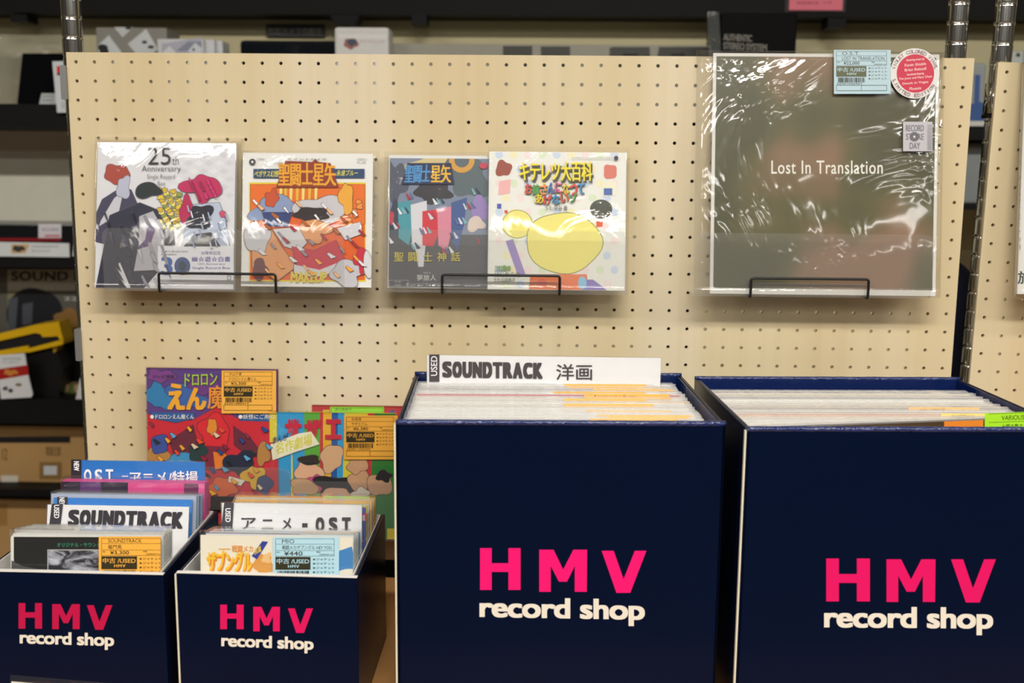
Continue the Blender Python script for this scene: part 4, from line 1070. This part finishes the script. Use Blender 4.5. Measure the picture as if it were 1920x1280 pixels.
prism('panel', [(a.x - p.x, max(a.z, Z0 + .0005) - p.z) for a in q], 0, .02, mat('#0b0c10', rough=.12, bump=.5, bscale=20), t1)
inkp('white_sticker', t1, YB + .044, lambda I: (I.poly([(73, 197), (105, 197), (107, 175), (78, 175)], '#cfd2d4'), I.text('RECORD PLAYER', 80, 178, 102, 183, '#8a8f92', bold=.01), I.text('8,800', 80, 186, 100, 191, '#6a6f72')))
p = at(118, 211, YB - .012)
t2 = empty('hanging_card', p, 'white card with a red square at the left edge of the wide pegboard', 'card')
q = [at(px_, py_, YB - .012) for px_, py_ in ((107, 211), (150, 211), (146, 114), (98, 115))]
prism('card', [(a.x - p.x, a.z - p.z) for a in q], 0, .003, mat('#d6dce0', rough=.5), t2)
inkp('printed_square', t2, YB - .0122, lambda I: (I.poly([(106, 124), (122, 124), (123, 136), (107, 137)], '#e0342e'), I.rect(107, 137, 120, 141, '#1a1a1a'), I.text('ON SALE', 115, 190, 130, 204, '#aab2b8')))

# second level left: flat dark box with red stripe, price rail strips
Z1 = zsh[1]
t3 = thing_box('turntable_box', 'flat black box with a red stripe on the middle shelf at left', 'box', -90, 421, 142, 455, YB + .03, .13, mat('#15161a', rough=.25), shelf_z=Z1 + .0005)
inkp('red_stripe', t3, YB + .0298, lambda I: (I.rect(-60, 446, 114, 452, '#8a1a20'), I.rect(72, 419.5, 115, 446, '#d6d2d8'), I.text('¥23,800', 78, 427, 110, 434, '#8a868e', bold=.01), I.rect(84, 440, 112, 444, '#c87a84')))
for lab, x0, x1, pic in (('white shelf label strip with a small photo at the far left', -40, 130, 1), ('white shelf label strip right beside the left edge of the pegboard', 136, 200, 0)):
    p = at((x0 + x1) / 2, 481, YB - .006); r_ = empty('shelf_label', p, lab, 'label')
    q = [at(px_, py_, YB - .006) for px_, py_ in ((x0, 480), (x1, 482), (x1 - 1 if pic else x1, 456), (x0 + (3 if not pic else 0), 453))]
    prism('strip', [(a.x - p.x, a.z - p.z) for a in q], 0, .003, mat('#d5dada', rough=.4), r_)
    if pic: inkp('strip_print', r_, YB - .0062, lambda I: (I.poly([(21, 458), (55, 458), (48, 474), (22, 475)], '#c8a878'), I.blob(35, 466, 11, 6, '#3c3a3a', 3), I.text('PORTABLE RECORD PLAYER', 60, 460, 110, 464, '#9aa2a6'), I.text('Bluetooth', 60, 468, 95, 472, '#9aa2a6')))
    else: inkp('strip_print', r_, YB - .0062, lambda I: I.text('SALE', 142, 462, 150, 474, '#b0b6b8'))

# third level: poster panel, yellow player, cards
Z2 = zsh[2]
p = at(70, 748, YB + .10); p.z = Z2 + .0005
t4 = empty('advertising_poster', p, 'grey display panel with dark lettering behind the yellow record player', 'panel')
a = at(8, 748, YB + .10); b = at(170, 506, YB + .10)
bx('board', a.x - p.x, b.x - p.x, 0, .012, 0, b.z - p.z, mat('#55524a', rough=.5), t4)
def ink_sb(I):
    I.rect(14, 505, 172, 545, '#a39f92'); I.rect(14, 545, 40, 620, '#7c7c5c')
    I.text('SOUND BU', 21, 508, 176, 526, '#2c2e28', bold=.06, space=1.05)
    I.text('どこでもレコード', 60, 535, 150, 544, '#b8b8b0'); I.text('22', 120, 556, 145, 563, '#b8b8b0', bold=.02)
    I.blob(70, 610, 58, 70, '#1e1f24', 2, .15); I.blob(90, 680, 72, 60, '#141416', 4, .12); I.blob(128, 602, 26, 22, '#8a6638', 6, .2)
    I.poly([(16, 560), (34, 556), (28, 640), (14, 640)], '#4c5058'); I.poly([(42, 570), (62, 566), (60, 606), (42, 610)], '#484c55')
I_ = inkp('panel_print', t4, YB + .0998, ink_sb)
p = at(60, 680, YB + .02); p.z = at(60, 668, YB + .02).z
t5 = empty('portable_record_player', p, 'yellow and black portable record player on the shelf left of the pegboard', 'record player')
MY = mat('#e0b20c', rough=.35); MK = mat('#17171a', rough=.4)
def qpr(name, pts, Y, d, m): 
    q = [at(px_, py_, Y) for px_, py_ in pts]
    return prism(name, [(a.x - p.x, a.z - p.z) for a in q], Y - p.y, Y - p.y + d, m, t5)
qpr('upper_arm', [(-60, 652), (-60, 640), (66, 609), (110, 603), (118, 636), (114, 640), (108, 630), (80, 632), (76, 626), (66, 624)], YB + .02, .05, MY)
qpr('lower_arm', [(-60, 680), (-60, 668), (52, 648), (54, 653), (119, 636), (118, 645), (108, 648), (56, 660), (0, 666)], YB + .02, .05, MY)
qpr('middle_body', [(-60, 668), (-60, 653), (66, 625), (108, 632), (112, 638), (54, 652)], YB + .026, .04, MK)
qpr('hinge', [(97, 648), (108, 645), (106, 656), (101, 662)], YB + .03, .03, mat('#b8901a', rough=.4))
zst = Z2 - p.z
qpr('support_block', [(-40, 749), (110, 749), (118, 690), (104, 655), (50, 664), (-40, 674)], YB + .032, .05, mat('#121214', rough=.3))
p = at(30, 750, YB - .01); p.z = Z2 + .0005
t6 = empty('hanging_card', p, 'white information card with a red band under the yellow record player', 'card')
q = [at(px_, py_, YB - .004) for px_, py_ in ((3, 748), (60, 744), (62, 738), (54, 705), (47, 662), (-6, 666), (-4, 700))]
prism('card', [(a.x - p.x, max(a.z - p.z, 0)) for a in q], .004, .007, mat('#d5d7d8', rough=.45), t6)
inkp('card_print', t6, YB - .0062, lambda I: (I.poly([(-5, 692), (52, 684), (54, 702), (-4, 712)], '#a3201c'), I.blob(20, 698, 12, 6, '#c8803a', 3, .4, 16), I.blob(10, 728, 5, 3.5, '#3a3e42', 5), I.blob(20, 732, 5, 3.5, '#3a3e42', 6), I.blob(35, 721, 6, 3, '#7a6a58', 7), I.text('SOUND BURGER', 4, 670, 40, 674, '#9aa0a4'), I.text('AT-SB727', 4, 677, 34, 680, '#9aa0a4')))
t7 = thing_box('camouflage_carton', 'tan carton with green patches low on the shelf left of the pegboard', 'box', 56, 722, 168, 748, YB + .06, .035, mat('#a58a60', rough=.7), shelf_z=Z2 + .0005, ink=lambda I: [I.blob(x, y, 6, 10, '#5c6a36', x, .3, 16) for x, y in ((70, 732), (104, 734), (134, 730), (86, 742), (120, 744))])
p = at(150, 748, YB - .004); p.z = Z2 + .0005
t8 = empty('hanging_card', p, 'narrow white card half hidden by the lower left edge of the pegboard', 'card')
q = [at(px_, py_, YB - .004) for px_, py_ in ((142, 748), (190, 748), (186, 706), (150, 709))]
prism('card', [(a.x - p.x, max(a.z - p.z, 0)) for a in q], 0, .003, mat('#d5d7d8', rough=.45), t8)

# fourth level: cardboard cartons
Z3 = zsh[3]; Z4 = zsh[4]
KR = mat('#b08a55', rough=.75, var=.1, scale=12, name='kraft_cardboard')
def carton(label, x0, y0, x1, y1, Y, d, sz, ink):
    r_ = thing_box('cardboard_carton', label, 'carton', x0, y0, x1, y1, Y, d, KR, shelf_z=sz, ink=ink, group='kraft cartons on the lower shelves')
    return r_
carton('kraft carton with a dark tape band on the lower shelf at left', -120, 800, 158, 918, YB + .05, .19, Z3 + .0005, lambda I: (I.rect(-80, 818, 132, 830, '#1c1c1e'), I.text('取扱注意', 86, 836, 114, 854, '#6a5030', bold=.02), I.rect(74, 866, 116, 898, '#8a6a3c'), I.rect(82, 873, 107, 890, '#c8ccce'), I.rect(2, 891, 34, 903, '#cfc8b8'), I.text('12', 4, 840, 14, 862, '#7a5c34', bold=.02)))
carton('plain kraft carton on the lowest visible shelf at left', -120, 938, 140, 1120, YB + .05, .19, Z4 + .0005, lambda I: I.rect(-40, 945, 14, 985, '#9a7440'))

# top row above the pegboard
ZT = Z0
def toprow(name, label, cat, x0, y0, x1, Y, d, m, ink=None, bevel=.003, group=None): return thing_box(name, label, cat, x0, y0, x1, 195, Y, d, m, bevel, group, ink, shelf_z=ZT + .0005)
toprow('cartridge_box', 'grey box printed with white squares above the left part of the pegboard', 'box', 186, 52, 312, YB + .10, .08, mat('#8f8d84', rough=.5), ink=lambda I: (I.poly([(184, 85), (204, 66), (228, 98), (214, 120), (184, 116)], '#d8dcde'), I.poly([(240, 82), (274, 54), (296, 92), (270, 120)], '#d8dcde'), I.poly([(214, 51), (250, 51), (230, 70)], '#d2d6d8'), I.blob(194, 92, 10, 9, '#1a1a1a', 2, .2), I.ell(271, 79, 5, 3, '#222222'), I.ell(283, 88, 6, 3, '#222222'), I.ell(241, 53, 6, 2.5, '#222222')))
for k, (x0, x1, yt, lb) in enumerate(((299, 381, 73, 'white packet with a violet-grey picture, left of the white packet pair'), (383, 402, 74, 'narrow white packet standing between two other white packets'), (404, 417, 76, 'narrowest white packet, rightmost of the white row above the pegboard'))):
    toprow('white_packet', lb, 'box', x0, yt, x1, YB + .06 + k * .012, .05, mat('#d6d8dc', rough=.4), ink=(lambda I: (I.poly([(303, 82), (378, 70), (379, 110), (304, 110)], '#b8bac8'), I.poly([(330, 96), (352, 78), (378, 78), (378, 96)], '#8f94a8'), I.poly([(303, 100), (318, 86), (334, 104), (330, 112), (304, 112)], '#dde0e4'), I.poly([(352, 96), (366, 80), (378, 90), (376, 110)], '#d8dbe2'), I.ell(363, 93, 2.5, 2.5, '#3a3e4a'))) if k == 0 else None, group='white packets above the pegboard')
MS = thing_box('warning_sign', 'small black sign with pale lettering on the back wall', 'sign', 499, 47, 608, 69, .850, .009, mat('#101010', rough=.4), ink=lambda I: I.text('防犯カメラ作動中', 503, 52, 603, 64, '#8f8d80', bold=.02))
toprow('turntable_cover', 'dark glossy box with a bright blue reflection above the pegboard', 'box', 452, 76, 650, YB + .08, .17, mat('#0c141c', rough=.08, spec=.8), bevel=.008)
toprow('paper_bag', 'white packet with a small picture standing above the middle of the pegboard', 'packet', 629, 51, 729, YB + .04, .06, mat('#e0dfdc', rough=.5), bevel=.006, ink=lambda I: (I.rect(634, 64, 726, 73, '#ecebe8'), I.blob(658, 82, 13, 10, '#a86a64', 3, .2), I.blob(660, 79, 9, 7, '#4a5466', 4, .2), I.text('STYLUS', 674, 76, 720, 80, '#c8a8a8')))
pcn = toprow('pale_carton', 'long pale grey carton with dark printed panels above the pegboard', 'carton', 700, 85, 1345, YB + .11, .14, mat('#a5a294', rough=.6))
for fn in (lambda I: I.rect(943, 86, 998, 140, '#46463f'), lambda I: I.rect(1014, 87, 1069, 140, '#46463f'), lambda I: (I.poly([(1142, 140), (1143, 90), (1150, 88), (1218, 88), (1221, 140)], '#46463f'), I.rect(1168, 100, 1196, 120, '#181816')), lambda I: (I.poly([(1226, 140), (1236, 88), (1330, 88), (1335, 140)], '#46463f'), I.rect(1258, 100, 1284, 120, '#181816'))):
    inkp('printed_panel', pcn, YB + .1098, fn)
bbk = toprow('black_carton', 'tall black carton with grey lettering above the right part of the pegboard', 'carton', 1346, 24, 1496, YB + .0, .17, mat('#060606', rough=.6, spec=.1), ink=lambda I: (I.text('AUTHENTIC', 1356, 63, 1410, 76, '#77746c', bold=.05, slope=.05, space=.9), I.text('STEREO SYSTEM', 1356, 79, 1438, 92, '#77746c', bold=.05, slope=.05, space=.9)))
p = at(1338, 195, YB - .012); p.z = ZT + .0005
ac = empty('acrylic_stand', p, 'clear acrylic stand at the left side of the tall black carton', 'stand')
q = [at(px_, py_, YB - .012) for px_, py_ in ((1334, 195), (1356, 195), (1348, 22), (1326, 22))]
prism('upright_plate', [(a.x - p.x, max(a.z - p.z, 0)) for a in q], 0, .004, plastic('stand_acrylic', refl=2.5, bump=.4, bscale=20, haze=.1, hazecol=(.5, .55, .55), tint=.85), ac)
bx('foot', -.02, .03, -.004, .010, 0, .004, ACRYL, ac)
p = at(1530, 20, YH - .006)
pk = empty('price_card', p, 'pink card in a clear holder on the top shelf edge', 'card')
a = at(1472, 22, YH - .006); b = at(1588, -34, YH - .006)
bx('holder', a.x - p.x, b.x - p.x, 0, .004, a.z - p.z, b.z - p.z, ACRYL, pk)
a = at(1479, 19, YH - .006); b = at(1582, -30, YH - .006)
bx('card', a.x - p.x, b.x - p.x, -.0012, -.0002, a.z - p.z, b.z - p.z, mat('#ee7488', rough=.5), pk)
inkp('card_print', pk, YH - .0072, lambda I: (I.text('ON RECORD CASE', 1494, 3, 1535, 8, '#9a3a4c', bold=.02), I.text('¥1,980', 1543, 3, 1560, 7, '#9a3a4c'), I.text('在庫処分', 1500, -24, 1560, -4, '#9a3a4c', bold=.03)))

# right-hand gap: things on the shelves behind
ZR = at(1830, 229, YB).z; ZR2 = at(1830, 383, YB).z
def rb(name, label, cat, x0, y0, x1, sz, Y, d, m, ink=None): return thing_box(name, label, cat, x0, y0, x1, 229, Y, d, m, .006, None, ink, shelf_z=sz + .0005)
rb('grey_packet', 'pale grey packet behind the gap between the two pegboards', 'packet', 1800, 118, 1852, ZR, YB + .06, .1, mat('#9aa0a0', rough=.4), ink=lambda I: I.poly([(1800, 228), (1850, 228), (1850, 196), (1836, 190), (1838, 140), (1828, 140), (1826, 194), (1800, 196)], '#3f5f9a'))
rb('white_packet', 'white packet above the second pegboard at the right edge', 'packet', 1885, 96, 1990, ZR, YB + .03, .1, mat('#b9c0bd', rough=.5), ink=lambda I: I.ell(1909, 103, 4, 4, '#3a3e40'))
rb('shrink_wrapped_packet', 'silvery wrapped packet on the shelf below, behind the gap between the boards', 'packet', 1796, 268, 1856, ZR2, YB + .05, .12, mat('#8f9494', rough=.2, bump=.8, bscale=40))
bxp('rail', 1790, 228, 1990, 236, YB - .004, .003, mat('#cfcfc8', rough=.4), su)

# navy garment behind the gap
def garment():
    prof = [(490, 1770, 1796), (497, 1756, 1806), (508, 1744, 1817), (522, 1736, 1826), (540, 1730, 1832), (565, 1728, 1835), (595, 1726, 1832), (630, 1724, 1828), (680, 1722, 1822), (740, 1720, 1818), (900, 1716, 1816)]
    Yc = .17; p = at(1780, 900, Yc); p.z = 0.62
    root = empty('jacket', p, 'navy fabric jacket seen through the gap between the pegboards', 'jacket')
    V = []; F = []; n = 28
    rows = []
    for (py_, xl, xr) in prof:
        L_, R_ = at(xl, py_, Yc), at(xr, py_, Yc); rows.append(((L_.x + R_.x) / 2 - p.x, (R_.x - L_.x) / 2, L_.z - p.z))
    rows.append((rows[-1][0], rows[-1][1], 0))
    for j, (cx, hw, z) in enumerate(rows):
        for i in range(n):
            a = 2 * math.pi * i / n; k = 1 + .05 * math.sin(5 * a + j * .7) * min(1, j / 4)
            V.append((cx + hw * k * math.cos(a), .055 * (min(1, .35 + j * .15)) * k * math.sin(a), z))
    for j in range(len(rows) - 1):
        for i in range(n): F.append((j * n + i, (j + 1) * n + i, (j + 1) * n + (i + 1) % n, j * n + (i + 1) % n))
    F.append(tuple(range(n))); F.append(tuple(range(len(rows) * n - 1, (len(rows) - 1) * n - 1, -1)))
    mesh('body', V, F, mat('#141a38', rough=.85, var=.15, scale=60, bump=.3, bscale=500), root, smooth=True)
    q = [at(px_, py_, Yc) for px_, py_ in ((1800, 555), (1806, 620), (1800, 665), (1806, 720))]
    tube('seam', [(a.x - p.x, -.058, a.z - p.z) for a in q], .0012, mat('#20264a', rough=.8), root, seg=6)
    bx('hanger_stand', -.006, .006, -.006, .006, -.62, 0, M_BLACK, root)
    bx('stand_foot', -.1, .1, -.1, .1, -.62, -.605, M_BLACK, root)
garment()
